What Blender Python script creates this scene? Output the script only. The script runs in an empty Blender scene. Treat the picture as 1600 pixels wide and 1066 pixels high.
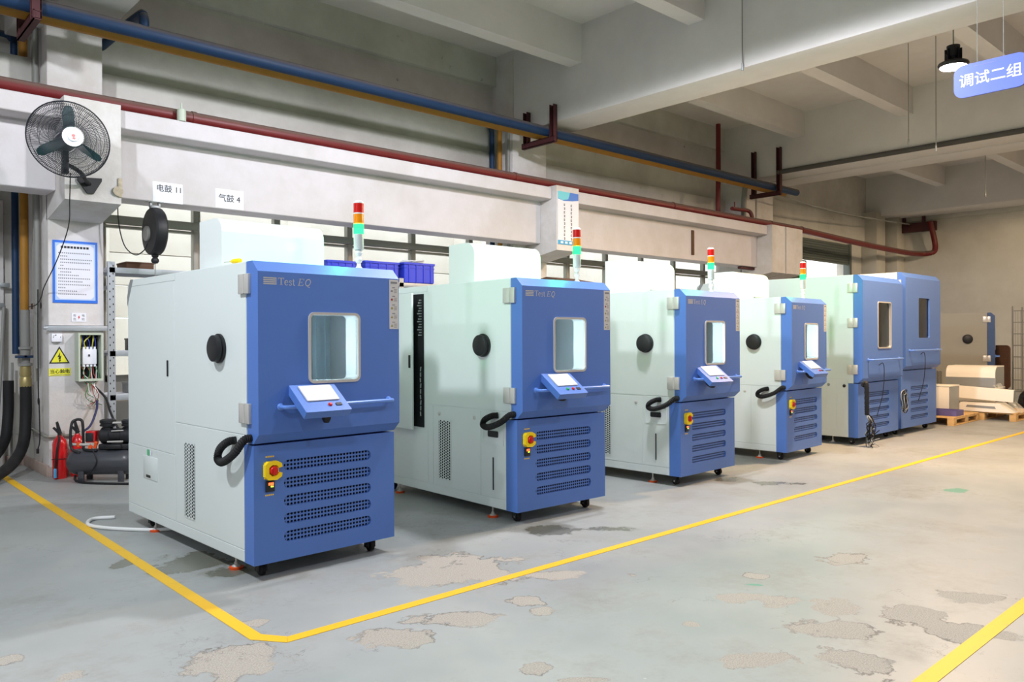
import bpy, bmesh, math, random
from mathutils import Vector, Matrix
random.seed(7)
C = bpy.context.scene.collection
SC = bpy.context.scene
R = math.radians

# ---------------------------------------------------------------- camera
cam = bpy.data.cameras.new('camera'); cam.sensor_width = 36.0; cam.sensor_fit = 'HORIZONTAL'
cam.lens = 1231.31 * 36.0 / 1600.0; cam.clip_start = 0.05; cam.clip_end = 200
co = bpy.data.objects.new('camera', cam); C.objects.link(co)
YAW, PITCH, ROLL = .8302, .0033, -.0046
fw = Vector((math.cos(YAW) * math.cos(PITCH), math.sin(YAW) * math.cos(PITCH), -math.sin(PITCH)))
rt0 = Vector((math.sin(YAW), -math.cos(YAW), 0)); up0 = rt0.cross(fw)
rt = rt0 * math.cos(ROLL) + up0 * math.sin(ROLL); up = up0 * math.cos(ROLL) - rt0 * math.sin(ROLL)
m = Matrix((rt, up, -fw)).transposed().to_4x4(); m.translation = (0, 0, 1.45)
co.matrix_world = m
SC.camera = co

# ---------------------------------------------------------------- world, lamps, exposure
w = bpy.data.worlds.new('world'); SC.world = w; w.use_nodes = True
bg = w.node_tree.nodes['Background']; bg.inputs[0].default_value = (0.93, 0.97, 1.0, 1); bg.inputs[1].default_value = 3.6
SC.view_settings.view_transform = 'Standard'; SC.view_settings.look = 'None'
SC.view_settings.exposure = -0.12; SC.view_settings.gamma = 1.0; SC.view_settings.use_curve_mapping = False
SC.cycles.max_bounces = 10; SC.cycles.diffuse_bounces = 5; SC.cycles.transparent_max_bounces = 16
SC.cycles.sample_clamp_indirect = 6.0


def bay_or_fill_lamp(x, y, z, watts, col, cone=180):
    l = bpy.data.lights.new('bay_or_fill_light', 'SPOT'); l.shadow_soft_size = .15; l.energy = watts; l.color = col
    l.spot_size = R(cone); l.spot_blend = .1
    o = bpy.data.objects.new('bay_or_fill_light', l); C.objects.link(o); o.location = (x, y, z)
    return o


COOL = (0.90, 0.95, 1.0); COOL2 = (0.93, 0.93, 1.0); NEUT = (1.0, 0.95, 0.90); WARM = (1.0, 0.74, 0.47)
bay_or_fill_lamp(-.8, 4.25, 5.0, 900, COOL)
bay_or_fill_lamp(5.35, 4.3, 5.0, 860, COOL2)
bay_or_fill_lamp(-.8, -.4, 5.0, 330, COOL)  # fill lamp out of view, added for general light on the aisle
bay_or_fill_lamp(5.35, -.4, 5.0, 300, COOL2)  # second added aisle fill, no fixture modelled
bay_or_fill_lamp(16.4, .2, 5.0, 900, WARM)  # warm fill added out of view to brighten the far floor
bay_or_fill_lamp(20.6, 1.5, 5.0, 800, WARM)  # added warm lamp, unseen, lights the end wall
bay_or_fill_lamp(18.0, -4.0, 5.0, 620, WARM)  # another unseen warm lamp added for the far end
bay_or_fill_lamp(-7, 2, 5.0, 600, COOL)  # unseen lamp behind the camera, added for bounce
bay_or_fill_lamp(2.3, -5.2, 5.0, 260, COOL)  # also added behind the camera, more bounce on the ceiling
bay_or_fill_lamp(9, -6, 5.0, 220, NEUT)  # unseen neutral fill, added for bounce

# ---------------------------------------------------------------- helpers


def lin(r, g, b):
    f = lambda c: (c / 255 / 12.92) if c / 255 <= .04045 else ((c / 255 + .055) / 1.055) ** 2.4
    return (f(r), f(g), f(b), 1)


class B:
    def __init__(s): s.bm = bmesh.new()

    def f(s, vs, mi=0):
        try:
            q = s.bm.faces.new(vs); q.material_index = mi; return q
        except ValueError:
            return None

    def v(s, *p): return s.bm.verts.new(p)

    def box(s, x0, x1, y0, y1, z0, z1, bev=0, mi=0, seg=2):
        r = bmesh.ops.create_cube(s.bm, size=1.0)['verts']
        for q in r: q.co = Vector((x0 + (q.co.x + .5) * (x1 - x0), y0 + (q.co.y + .5) * (y1 - y0), z0 + (q.co.z + .5) * (z1 - z0)))
        fs = {f for q in r for f in q.link_faces}
        for f in fs: f.material_index = mi
        if bev:
            es = list({e for q in r for e in q.link_edges})
            bmesh.ops.bevel(s.bm, geom=es, offset=bev, segments=seg, affect='EDGES', profile=.5, material=-1)
        return r

    def ring(s, c, a, b, r, seg, ph=0):
        return [s.bm.verts.new(c + a * (r * math.cos(ph + 2 * math.pi * i / seg)) + b * (r * math.sin(ph + 2 * math.pi * i / seg))) for i in range(seg)]

    def loft(s, rings, cap0=True, cap1=True, mi=0, closed=False):
        n = len(rings[0])
        pairs = list(zip(rings, rings[1:])) + ([(rings[-1], rings[0])] if closed else [])
        for a, b in pairs:
            for i in range(n): s.f((a[i], a[(i + 1) % n], b[(i + 1) % n], b[i]), mi)
        if not closed:
            if cap0: s.f(list(reversed(rings[0])), mi)
            if cap1: s.f(rings[-1], mi)

    def rev(s, c, axis, prof, seg=20, mi=0, cap=True):
        ax = Vector(axis).normalized(); a = ax.orthogonal().normalized(); b = ax.cross(a); c = Vector(c)
        s.loft([s.ring(c + ax * h, a, b, max(r, 1e-4), seg) for r, h in prof], cap, cap, mi)

    def cyl(s, p0, p1, r, r1=None, seg=16, mi=0):
        p0, p1 = Vector(p0), Vector(p1)
        s.rev(p0, p1 - p0, [(r, 0), (r if r1 is None else r1, (p1 - p0).length)], seg, mi)

    def tube(s, pts, r, seg=8, closed=False, mi=0):
        pts = [Vector(p) for p in pts]; n = len(pts); rings = []; prev = None
        for i, p in enumerate(pts):
            if closed: t = pts[(i + 1) % n] - pts[i - 1]
            else: t = (pts[min(i + 1, n - 1)] - pts[max(i - 1, 0)])
            t = t.normalized() if t.length > 1e-9 else Vector((0, 0, 1))
            if prev is None: a = t.orthogonal().normalized()
            else:
                a = prev - t * prev.dot(t); a = a.normalized() if a.length > 1e-6 else t.orthogonal().normalized()
            prev = a; b = t.cross(a); rr = r[i] if isinstance(r, (list, tuple)) else r
            rings.append(s.ring(p, a, b, rr, seg))
        s.loft(rings, True, True, mi, closed)

    def prism(s, poly, mp, w0, w1, mi=0):
        a = [s.v(*mp(u, v, w0)) for u, v in poly]; b = [s.v(*mp(u, v, w1)) for u, v in poly]
        s.loft([a, b], True, True, mi)

    def plate(s, outer, holes, mp, w0, w1, mi=0, back=False, hole_mi=None, outwall=True):
        from mathutils.geometry import tessellate_polygon
        lps = [outer] + holes; flat = [p for lp in lps for p in lp]
        tris = tessellate_polygon([[Vector((u, v, 0)) for u, v in lp] for lp in lps])

        def sheet(wq):
            vs = [s.v(*mp(u, v, wq)) for u, v in flat]
            for q in tris: s.f([vs[i] for i in q], mi)
            return vs
        va = sheet(w0); vb = sheet(w1) if back else [s.v(*mp(u, v, w1)) for u, v in flat]
        k0 = 0
        for k, lp in enumerate(lps):
            n = len(lp)
            if k or outwall:
                for i in range(n):
                    a, c = k0 + i, k0 + (i + 1) % n
                    s.f((va[a], va[c], vb[c], vb[a]), mi if k == 0 or hole_mi is None else hole_mi)
            k0 += n

    def quad(s, mp, u0, u1, v0, v1, w=0, mi=0):
        s.f([s.v(*mp(u, v, w)) for u, v in ((u0, v0), (u1, v0), (u1, v1), (u0, v1))], mi)

    def poly(s, mp, pts, w=0, mi=0): s.f([s.v(*mp(u, v, w)) for u, v in pts], mi)

    def ribbon(s, pts, wd, mp, w=0, mi=0):
        L = []; Rr = []; n = len(pts)
        for i, (u, v) in enumerate(pts):
            a = pts[max(i - 1, 0)]; b = pts[min(i + 1, n - 1)]; tx, ty = b[0] - a[0], b[1] - a[1]; l = math.hypot(tx, ty) or 1
            h = (wd[i] if isinstance(wd, list) else wd) / 2
            L.append(s.v(*mp(u - ty / l * h, v + tx / l * h, w))); Rr.append(s.v(*mp(u + ty / l * h, v - tx / l * h, w)))
        for i in range(n - 1): s.f((L[i], Rr[i], Rr[i + 1], L[i + 1]), mi)

    def mesh(s, name, normals=True, ang=35):
        if normals: bmesh.ops.recalc_face_normals(s.bm, faces=s.bm.faces[:])
        me = bpy.data.meshes.new(name); s.bm.to_mesh(me); s.bm.free()
        me.shade_smooth(); me.set_sharp_from_angle(angle=R(ang))
        return me

    def obj(s, name, mats, parent=None, **k):
        me = s.mesh(name, k.pop('normals', True), k.pop('ang', 35))
        for mm in (mats if isinstance(mats, (list, tuple)) else [mats]): me.materials.append(mm)
        return link(name, me, parent, **k)


def link(name, me, parent=None, label=None, cat=None, group=None, kind=None, loc=None, rot=None):
    o = bpy.data.objects.new(name, me); C.objects.link(o)
    if parent is not None: o.parent = parent
    if loc is not None: o.location = loc
    if rot is not None: o.rotation_euler = rot
    for k, v in (('label', label), ('category', cat), ('group', group), ('kind', kind)):
        if v: o[k] = v
    return o


def thing(name, label, cat, loc=(0, 0, 0), rz=0, group=None, kind=None):
    return link(name, None, None, label, cat, group, kind, loc, (0, 0, rz))


def crv(pts, n=8):
    P = [Vector(p) for p in pts]; P = [P[0] * 2 - P[1]] + P + [P[-1] * 2 - P[-2]]; out = []
    for i in range(1, len(P) - 2):
        for k in range(n):
            t = k / n; a, b, c, d = P[i - 1:i + 3]
            out.append(.5 * ((2 * b) + (c - a) * t + (2 * a - 5 * b + 4 * c - d) * t * t + (3 * b - a - 3 * c + d) * t ** 3))
    out.append(P[-2]); return out


def rr(u0, u1, v0, v1, r, n=5):
    o = []
    for cu, cv, a in ((u1 - r, v0 + r, -90), (u1 - r, v1 - r, 0), (u0 + r, v1 - r, 90), (u0 + r, v0 + r, 180)):
        for i in range(n + 1):
            t = R(a + 90 * i / n); o.append((cu + r * math.cos(t), cv + r * math.sin(t)))
    return o


FR = lambda y: (lambda u, v, w_: (u, y - w_, v))         # faces -y, w grows towards the viewer
SD = lambda x: (lambda u, v, w_: (x - w_, u, v))         # faces -x
_tc = {}


def text_mesh(s, size, mp, w_, bold=0, align='LEFT'):
    """flat lettering as a mesh, laid on a plane by mp; bold thickens the strokes"""
    cu = bpy.data.curves.new('lettering', 'FONT'); cu.body = s; cu.size = size; cu.align_x = align
    cu.resolution_u = 3
    o = bpy.data.objects.new('lettering', cu); C.objects.link(o)
    dg = bpy.context.evaluated_depsgraph_get(); dg.update()
    src = bpy.data.meshes.new_from_object(o.evaluated_get(dg)); bpy.data.objects.remove(o); bpy.data.curves.remove(cu)
    bm = bmesh.new()
    for n_, (du, dv) in enumerate(((0, 0),) if not bold else ((-bold, 0), (bold, 0), (0, bold), (0, -bold))):
        k = len(bm.verts); bm.from_mesh(src); bm.verts.ensure_lookup_table()
        for q in bm.verts[k:]: q.co = mp(q.co.x + du, q.co.y + dv, w_ + .0004 * n_)
    me = bpy.data.meshes.new('lettering'); bm.to_mesh(me); bm.free(); bpy.data.meshes.remove(src)
    return me


def lettering(s, size, mp, w_, mat, parent, bold=0, align='LEFT', name='lettering'):
    me = text_mesh(s, size, mp, w_, bold, align); me.materials.clear(); me.materials.append(mat)
    return link(name, me, parent, kind='stuff')


# ---------------------------------------------------------------- materials


def nt(name):
    m_ = bpy.data.materials.new(name); m_.use_nodes = True; t = m_.node_tree
    return m_, t, t.nodes['Principled BSDF']


def mat(name, col, rough=.5, metal=0, bump=0, bscale=300, coat=0, spec=.5, dust=None, var=0, vscale=8, emit=None, es=0, trans=0, ior=1.45, alpha=1):
    m_, t, p = nt(name); N = t.nodes; L = t.links
    p.inputs['Base Color'].default_value = col; p.inputs['Roughness'].default_value = rough; p.inputs['Metallic'].default_value = metal
    p.inputs['Specular IOR Level'].default_value = spec; p.inputs['Coat Weight'].default_value = coat
    p.inputs['Transmission Weight'].default_value = trans; p.inputs['IOR'].default_value = ior; p.inputs['Alpha'].default_value = alpha
    if emit: p.inputs['Emission Color'].default_value = emit; p.inputs['Emission Strength'].default_value = es
    tc = None
    if var or bump: tc = N.new('ShaderNodeTexCoord')
    if var:
        n = N.new('ShaderNodeTexNoise'); n.inputs['Scale'].default_value = vscale; n.inputs['Detail'].default_value = 5
        L.new(tc.outputs['Object'], n.inputs['Vector'])
        mx = N.new('ShaderNodeMix'); mx.data_type = 'RGBA'
        mx.inputs['A'].default_value = tuple(c * (1 - var) for c in col[:3]) + (1,); mx.inputs['B'].default_value = tuple(min(1, c * (1 + var)) for c in col[:3]) + (1,)
        L.new(n.outputs['Fac'], mx.inputs['Factor']); L.new(mx.outputs['Result'], p.inputs['Base Color'])
    if dust:
        ge = N.new('ShaderNodeNewGeometry'); sp = N.new('ShaderNodeSeparateXYZ'); L.new(ge.outputs['Normal'], sp.inputs[0])
        mr = N.new('ShaderNodeMapRange'); mr.inputs['From Min'].default_value = .0; mr.inputs['From Max'].default_value = .5; mr.inputs['To Max'].default_value = .8; L.new(sp.outputs['Z'], mr.inputs['Value'])
        dx = N.new('ShaderNodeMix'); dx.data_type = 'RGBA'; dx.inputs['B'].default_value = dust; L.new(mr.outputs[0], dx.inputs['Factor'])
        if p.inputs['Base Color'].is_linked: L.new(p.inputs['Base Color'].links[0].from_socket, dx.inputs['A'])
        else: dx.inputs['A'].default_value = col
        L.new(dx.outputs['Result'], p.inputs['Base Color'])
    if bump:
        n = N.new('ShaderNodeTexNoise'); n.inputs['Scale'].default_value = bscale; n.inputs['Detail'].default_value = 2
        L.new(tc.outputs['Object'], n.inputs['Vector'])
        b = N.new('ShaderNodeBump'); b.inputs['Strength'].default_value = bump; b.inputs['Distance'].default_value = .002
        L.new(n.outputs['Fac'], b.inputs['Height']); L.new(b.outputs['Normal'], p.inputs['Normal'])
    return m_


def concrete(name, base, dirt, amount=.5, sc=1.2, spots=.0, bump=.25):
    m_, t, p = nt(name); N = t.nodes; L = t.links
    tc = N.new('ShaderNodeTexCoord')

    def noise(s_, d=8, r_=.6):
        n = N.new('ShaderNodeTexNoise'); n.inputs['Scale'].default_value = s_; n.inputs['Detail'].default_value = d; n.inputs['Roughness'].default_value = r_
        L.new(tc.outputs['Object'], n.inputs['Vector']); return n

    def ramp(a, x0, x1):
        r_ = N.new('ShaderNodeMapRange'); r_.inputs['From Min'].default_value = x0; r_.inputs['From Max'].default_value = x1; r_.clamp = True
        L.new(a, r_.inputs['Value']); return r_.outputs['Result']

    def mix(a, b, f):
        x = N.new('ShaderNodeMix'); x.data_type = 'RGBA'
        for k, v_ in (('A', a), ('B', b)):
            if isinstance(v_, tuple): x.inputs[k].default_value = v_
            else: L.new(v_, x.inputs[k])
        L.new(f, x.inputs['Factor']); return x.outputs['Result']
    n1 = noise(sc); n2 = noise(sc * 7, 6); n3 = noise(sc * 30, 3)
    f = N.new('ShaderNodeMath'); f.operation = 'MULTIPLY'; f.inputs[1].default_value = amount
    L.new(ramp(n1.outputs['Fac'], .42, .72), f.inputs[0])
    c = mix(base, dirt, f.outputs[0])
    g = N.new('ShaderNodeMath'); g.operation = 'MULTIPLY'; g.inputs[1].default_value = .18
    L.new(ramp(n2.outputs['Fac'], .35, .75), g.inputs[0])
    c = mix(c, dirt, g.outputs[0])
    if spots:
        h = N.new('ShaderNodeMath'); h.operation = 'MULTIPLY'; h.inputs[1].default_value = spots
        L.new(ramp(n2.outputs['Fac'], .68, .74), h.inputs[0])
        c = mix(c, lin(60, 58, 54), h.outputs[0])
    L.new(c, p.inputs['Base Color']); p.inputs['Roughness'].default_value = .85
    b = N.new('ShaderNodeBump'); b.inputs['Strength'].default_value = bump; b.inputs['Distance'].default_value = .01
    L.new(n3.outputs['Fac'], b.inputs['Height']); L.new(b.outputs['Normal'], p.inputs['Normal'])
    return m_


def glass_mat(name, tint, refl=.12, rough=0.0):
    m_ = bpy.data.materials.new(name); m_.use_nodes = True; t = m_.node_tree; N = t.nodes; N.clear()
    out = N.new('ShaderNodeOutputMaterial'); tr = N.new('ShaderNodeBsdfTransparent'); gl = N.new('ShaderNodeBsdfGlossy'); mx = N.new('ShaderNodeMixShader'); fr = N.new('ShaderNodeLayerWeight'); pw = N.new('ShaderNodeMath'); pw.operation = 'POWER'; pw.inputs[1].default_value = 4; ad = N.new('ShaderNodeMath'); ad.operation = 'MULTIPLY_ADD'; ad.inputs[1].default_value = .6; ad.inputs[2].default_value = .035
    tr.inputs[0].default_value = tint; gl.inputs['Roughness'].default_value = rough; fr.inputs['Blend'].default_value = .5
    t.links.new(fr.outputs['Facing'], pw.inputs[0]); t.links.new(pw.outputs[0], ad.inputs[0]); t.links.new(ad.outputs[0], mx.inputs[0]); t.links.new(tr.outputs[0], mx.inputs[1]); t.links.new(gl.outputs[0], mx.inputs[2]); t.links.new(mx.outputs[0], out.inputs[0])
    return m_


WHITE = mat('white_powder_coat', lin(213, 221, 221), .38, bump=.05, bscale=500)
HOODW = mat('white_smooth_coat', lin(218, 224, 224), .22)
BLUE = mat('blue_textured_coat', (.078, .178, .52, 1), .42, bump=.25, bscale=420)
BLUEL = mat('blue_bar_coat', (.12, .25, .66, 1), .28)
BLACK = mat('black_plastic', lin(28, 29, 33), .5)
RUBBER = mat('black_rubber', lin(24, 24, 26), .7)
HOLE = mat('dark_inside', lin(14, 15, 20), .8)
CHROME = mat('satin_steel', lin(200, 198, 194), .35, .35)
STEEL = mat('stainless_steel', lin(160, 178, 182), .35, .35, var=.08, vscale=3)
GREYM = mat('grey_metal', lin(150, 154, 156), .45, .4)
YEL = mat('yellow_plastic', lin(250, 214, 20), .35)
RED = mat('red_plastic', lin(200, 30, 24), .35)
SILVER = mat('silver_print', lin(188, 190, 192), .35, .3)
LABELG = mat('grey_label', lin(196, 196, 196), .5)
INK = mat('dark_print', lin(40, 40, 44), .6)
INKG = mat('grey_print', lin(120, 122, 128), .6)
YPRINT = mat('yellow_print', lin(236, 196, 60), .5)
LABELR = mat('label_red', lin(150, 44, 50), .5); LABELY = mat('label_olive', lin(150, 138, 70), .5)
ORANGE = mat('orange_rubber', lin(226, 84, 30), .5)
SCREEN = mat('lit_screen', lin(225, 235, 250), .15, emit=(.8, .9, 1, 1), es=.9)
LED = mat('white_led', (1, 1, 1, 1), .5, emit=(.82, .95, 1, 1), es=75)
LREDL = mat('red_lens', lin(214, 28, 22), .2, coat=.5, trans=.25)
LAMB = mat('amber_lens', lin(250, 150, 10), .2, coat=.5, trans=.25)
def lit_lens(name):
    m_ = bpy.data.materials.new(name); m_.use_nodes = True; t = m_.node_tree; N = t.nodes; N.clear()
    out = N.new('ShaderNodeOutputMaterial'); tr = N.new('ShaderNodeBsdfTransparent'); em = N.new('ShaderNodeEmission'); ad = N.new('ShaderNodeAddShader')
    tr.inputs[0].default_value = (.12, .8, .35, 1); em.inputs[0].default_value = (.05, 1, .27, 1); em.inputs[1].default_value = 1.5
    t.links.new(tr.outputs[0], ad.inputs[0]); t.links.new(em.outputs[0], ad.inputs[1]); t.links.new(ad.outputs[0], out.inputs[0]); return m_


LGRN = lit_lens('green_lens_lit')
TOWERB = mat('tower_silver', lin(206, 214, 212), .3, .3)
GLASS = glass_mat('clear_glass', (.93, .97, .97, 1))
WGLASS = glass_mat('window_glass', (.9, .92, .92, 1))
DGLASS = glass_mat('dark_glass', (.45, .5, .55, 1))
LEDR = mat('red_digits', (.02, 0, 0, 1), .4, emit=(1, .12, .03, 1), es=4)
LEDG = mat('green_digits', (0, .02, 0, 1), .4, emit=(.6, 1, .05, 1), es=3)
WALLW = concrete('white_painted_concrete', lin(212, 207, 212), lin(176, 170, 160), .45, .8)
WALLU = concrete('grey_dusty_concrete', lin(206, 204, 198), lin(150, 146, 138), .6, .6, spots=.6)
WALLE = concrete('grey_end_wall_plaster', lin(204, 202, 194), lin(156, 150, 140), .6, .35)
CEILM = concrete('painted_ceiling_concrete', lin(222, 219, 218), lin(186, 182, 180), .4, .45)
COLW = concrete('white_column_paint', lin(218, 215, 216), lin(170, 158, 140), .5, 1.4)
PIPER = mat('dark_red_paint', lin(104, 24, 26), .45, var=.25, vscale=5, dust=lin(112, 98, 90))
PIPEB = mat('blue_pipe_paint', lin(14, 48, 84), .55, var=.2, vscale=4, dust=lin(104, 96, 90))
PIPEY = mat('yellow_pipe_paint', lin(166, 116, 36), .55, var=.2, vscale=5, dust=lin(120, 108, 92))
MAROON = mat('maroon_steel', lin(74, 34, 38), .6, var=.2)
CONDUIT = mat('grey_conduit', lin(140, 140, 136), .5)
ALU = mat('grey_aluminium', lin(150, 148, 140), .45, .3)
GALV = mat('galvanised_angle', lin(172, 178, 184), .4, .4, var=.1, vscale=20)
CRATE = mat('blue_crate_plastic', lin(52, 70, 208), .4)
WOOD = mat('pale_pallet_wood', lin(206, 168, 112), .75, var=.25, vscale=9)
WOODD = mat('brown_board', lin(84, 56, 38), .6, var=.2)
PAPER = mat('white_paper', lin(232, 234, 244), .7)
PBLUE = mat('poster_blue', lin(44, 112, 220), .4)
PWHITE = mat('poster_white', lin(226, 228, 240), .45)
SIGNB = mat('sign_blue', lin(78, 100, 206), .35)
SIGNW = mat('sign_white_letters', lin(236, 238, 250), .4)
FANB = mat('dark_teal_blade', lin(28, 66, 70), .4)
WIRE = mat('black_wire_guard', lin(26, 32, 40), .45)
EXTR = mat('extinguisher_red', lin(196, 24, 30), .25, coat=.4)
TANK = mat('dark_grey_tank', lin(62, 64, 70), .35, coat=.2)
BOXG = mat('pale_green_box', lin(186, 196, 180), .45)
CREAM = mat('cream_panel', lin(244, 238, 226), .45)
BRASS = mat('dull_brass', lin(176, 160, 110), .4, .6)
HOSEW = mat('white_hose', lin(224, 226, 226), .45)
PLASTIC = mat('clear_wrap', lin(225, 225, 222), .2, alpha=.35, bump=.5, bscale=20)
SHUT = mat('grey_green_shutter', lin(96, 104, 100), .5)
OUTW = concrete('bright_outside_wall', lin(240, 236, 230), lin(216, 206, 194), .4, .7)
CARD = mat('brown_cardboard', lin(120, 84, 56), .8, var=.15)
BAG = mat('black_bag', lin(20, 20, 22), .3, bump=.6, bscale=14)


# floor: grey paint, bare patches with hard edges, damp stains
PATCH = [(-1.233, 3.516, .172, .192), (-1.913, 3.397, .07, .059), (-2.305, 3.563, .059, .068), (-1.329, 4.015, .082, .057), (-.38, 4.892, .398, .297), (-.5, 3.792, .232, .122), (-.271, 4.065, .231, .093), (.1, 4.337, .091, .095), (.147, 4.184, .062, .069), (.097, 3.448, .062, .074), (.278, 3.335, .108, .025), (.3, 4.828, .274, .092), (1.28, 4.396, .16, .068), (1.45, 4.319, .105, .099), (1.402, 3.936, .159, .111), (1.607, 3.89, .141, .092), (1.757, 4.212, .153, .13), (1.089, 3.553, .149, .104), (1.573, 3.505, .137, .167), (2.108, 4.129, .199, .15), (2.203, 3.883, .219, .137), (2.579, 4.356, .192, .124), (2.176, 5.134, .166, .112), (1.484, 4.784, .069, .054), (.901, 3.986, .038, .036)]
WET = [(-2.085, 5.115, .217, .2), (-1.809, 4.927, .161, .1), (-2.525, 5.122, .05, .11), (.302, 5.94, .154, .12), (.673, 5.973, .242, .07), (2.208, 8.015, .142, .13), (2.634, 7.827, .252, .1)]
GREEN = [(1.407, 4.611, .055, .03), (4.147, 7.396, .107, .09)]


def floor_material():
    m_, t, p = nt('worn_grey_floor_paint'); N = t.nodes; L = t.links
    tc = N.new('ShaderNodeTexCoord'); mp = N.new('ShaderNodeMapping'); mp.vector_type = 'POINT'
    mp.inputs['Rotation'].default_value = (0, 0, math.pi / 2 - YAW)
    L.new(tc.outputs['Object'], mp.inputs['Vector'])

    def noise(s_, d=6, r_=.6, src=None):
        n = N.new('ShaderNodeTexNoise'); n.inputs['Scale'].default_value = s_; n.inputs['Detail'].default_value = d; n.inputs['Roughness'].default_value = r_
        L.new(src or tc.outputs['Object'], n.inputs['Vector']); return n

    def math_(op, a, b=None):
        x = N.new('ShaderNodeMath'); x.operation = op
        for i, v_ in enumerate((a, b)):
            if v_ is None: continue
            if isinstance(v_, (int, float)): x.inputs[i].default_value = v_
            else: L.new(v_, x.inputs[i])
        return x.outputs[0]

    def rng(a, x0, x1):
        r_ = N.new('ShaderNodeMapRange'); r_.inputs['From Min'].default_value = x0; r_.inputs['From Max'].default_value = x1
        L.new(a, r_.inputs['Value']); return r_.outputs['Result']

    def mix(a, b, f):
        x = N.new('ShaderNodeMix'); x.data_type = 'RGBA'
        for k, v_ in (('A', a), ('B', b)):
            if isinstance(v_, tuple): x.inputs[k].default_value = v_
            else: L.new(v_, x.inputs[k])
        if isinstance(f, float): x.inputs['Factor'].default_value = f
        else: L.new(f, x.inputs['Factor'])
        return x.outputs['Result']
    flat = N.new('ShaderNodeVectorMath'); flat.operation = 'MULTIPLY'; flat.inputs[1].default_value = (1, 1, 0); L.new(mp.outputs[0], flat.inputs[0])

    def field(lst):
        cur = None
        for u, v_, a, b in lst:
            s_ = N.new('ShaderNodeVectorMath'); s_.operation = 'SUBTRACT'; s_.inputs[1].default_value = (u, v_, 0); L.new(flat.outputs[0], s_.inputs[0])
            q = N.new('ShaderNodeVectorMath'); q.operation = 'MULTIPLY'; q.inputs[1].default_value = (1 / a, 1 / b, 0); L.new(s_.outputs[0], q.inputs[0])
            l = N.new('ShaderNodeVectorMath'); l.operation = 'LENGTH'; L.new(q.outputs[0], l.inputs[0])
            cur = l.outputs['Value'] if cur is None else math_('MINIMUM', cur, l.outputs['Value'])
        return cur
    nb = noise(3.2, 9, .62); nf = noise(140, 3); big = noise(.5, 4); mid = noise(2.2, 8, .7); grit = noise(220, 2)
    wob = math_('MULTIPLY', math_('SUBTRACT', nb.outputs['Fac'], .5), 4.0); wob = math_('ADD', wob, math_('MULTIPLY', math_('SUBTRACT', noise(15, 5, .6).outputs['Fac'], .5), 1.0))
    d = math_('ADD', field(PATCH), wob)
    bare = math_('SUBTRACT', 1.0, rng(d, .95, 1.03))
    edge = math_('MULTIPLY', rng(d, .86, .97), math_('SUBTRACT', 1.0, rng(d, .99, 1.08)))
    # small scattered chips
    chips = rng(noise(3.3, 10, .72).outputs['Fac'], .70, .72)
    wet = math_('SUBTRACT', 1.0, rng(math_('ADD', field(WET), wob), .9, 1.15))
    grn = math_('SUBTRACT', 1.0, rng(math_('ADD', field(GREEN), wob), .8, 1.1))
    c = mix(lin(160, 164, 163), lin(142, 146, 146), rng(big.outputs['Fac'], .35, .65))
    c = mix(c, lin(176, 174, 168), math_('MULTIPLY', rng(mid.outputs['Fac'], .45, .8), .55))
    c = mix(c, lin(120, 120, 116), math_('MULTIPLY', rng(noise(1.1, 9, .75).outputs['Fac'], .50, .72), .75)); c = mix(c, lin(96, 96, 94), math_('MULTIPLY', rng(noise(9, 5, .6).outputs['Fac'], .70, .76), .5)); c = mix(c, lin(196, 196, 192), math_('MULTIPLY', rng(noise(14, 3, .6).outputs['Fac'], .73, .77), .6))
    agg = mix(lin(172, 167, 158), lin(146, 141, 133), rng(nf.outputs['Fac'], .4, .62))
    agg = mix(agg, lin(178, 174, 166), math_('MULTIPLY', rng(grit.outputs['Fac'], .55, .7), .5))
    c = mix(c, agg, bare); c = mix(c, lin(140, 136, 130), math_('MULTIPLY', chips, .6))
    c = mix(c, lin(92, 90, 86), math_('MULTIPLY', math_('MULTIPLY', edge, rng(noise(1.7, 5, .6).outputs['Fac'], .42, .58)), .75))
    crk = noise(1.6, 7, .62); cab = math_('ABSOLUTE', math_('SUBTRACT', crk.outputs['Fac'], .5))
    crack = math_('MULTIPLY', math_('SUBTRACT', 1.0, rng(cab, .0005, .004)), rng(noise(.9, 4).outputs['Fac'], .52, .60))
    c = mix(c, lin(96, 94, 90), math_('MULTIPLY', crack, .6))
    c = mix(c, lin(96, 96, 80), math_('MULTIPLY', wet, .75))
    c = mix(c, lin(84, 150, 128), math_('MULTIPLY', grn, .8))
    L.new(c, p.inputs['Base Color'])
    rg = math_('ADD', math_('MULTIPLY', mid.outputs['Fac'], .35), .30)
    rg = math_('ADD', rg, math_('MULTIPLY', bare, .3)); rg = math_('SUBTRACT', rg, math_('MULTIPLY', wet, .22))
    L.new(rg, p.inputs['Roughness'])
    bm_ = N.new('ShaderNodeBump'); bm_.inputs['Strength'].default_value = .35; bm_.inputs['Distance'].default_value = .006
    hh = math_('ADD', math_('MULTIPLY', bare, -.8), math_('MULTIPLY', math_('MULTIPLY', grit.outputs['Fac'], bare), .5)); hh = math_('ADD', hh, math_('MULTIPLY', nb.outputs['Fac'], .2))
    L.new(hh, bm_.inputs['Height']); L.new(bm_.outputs[0], p.inputs['Normal'])
    return m_


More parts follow.
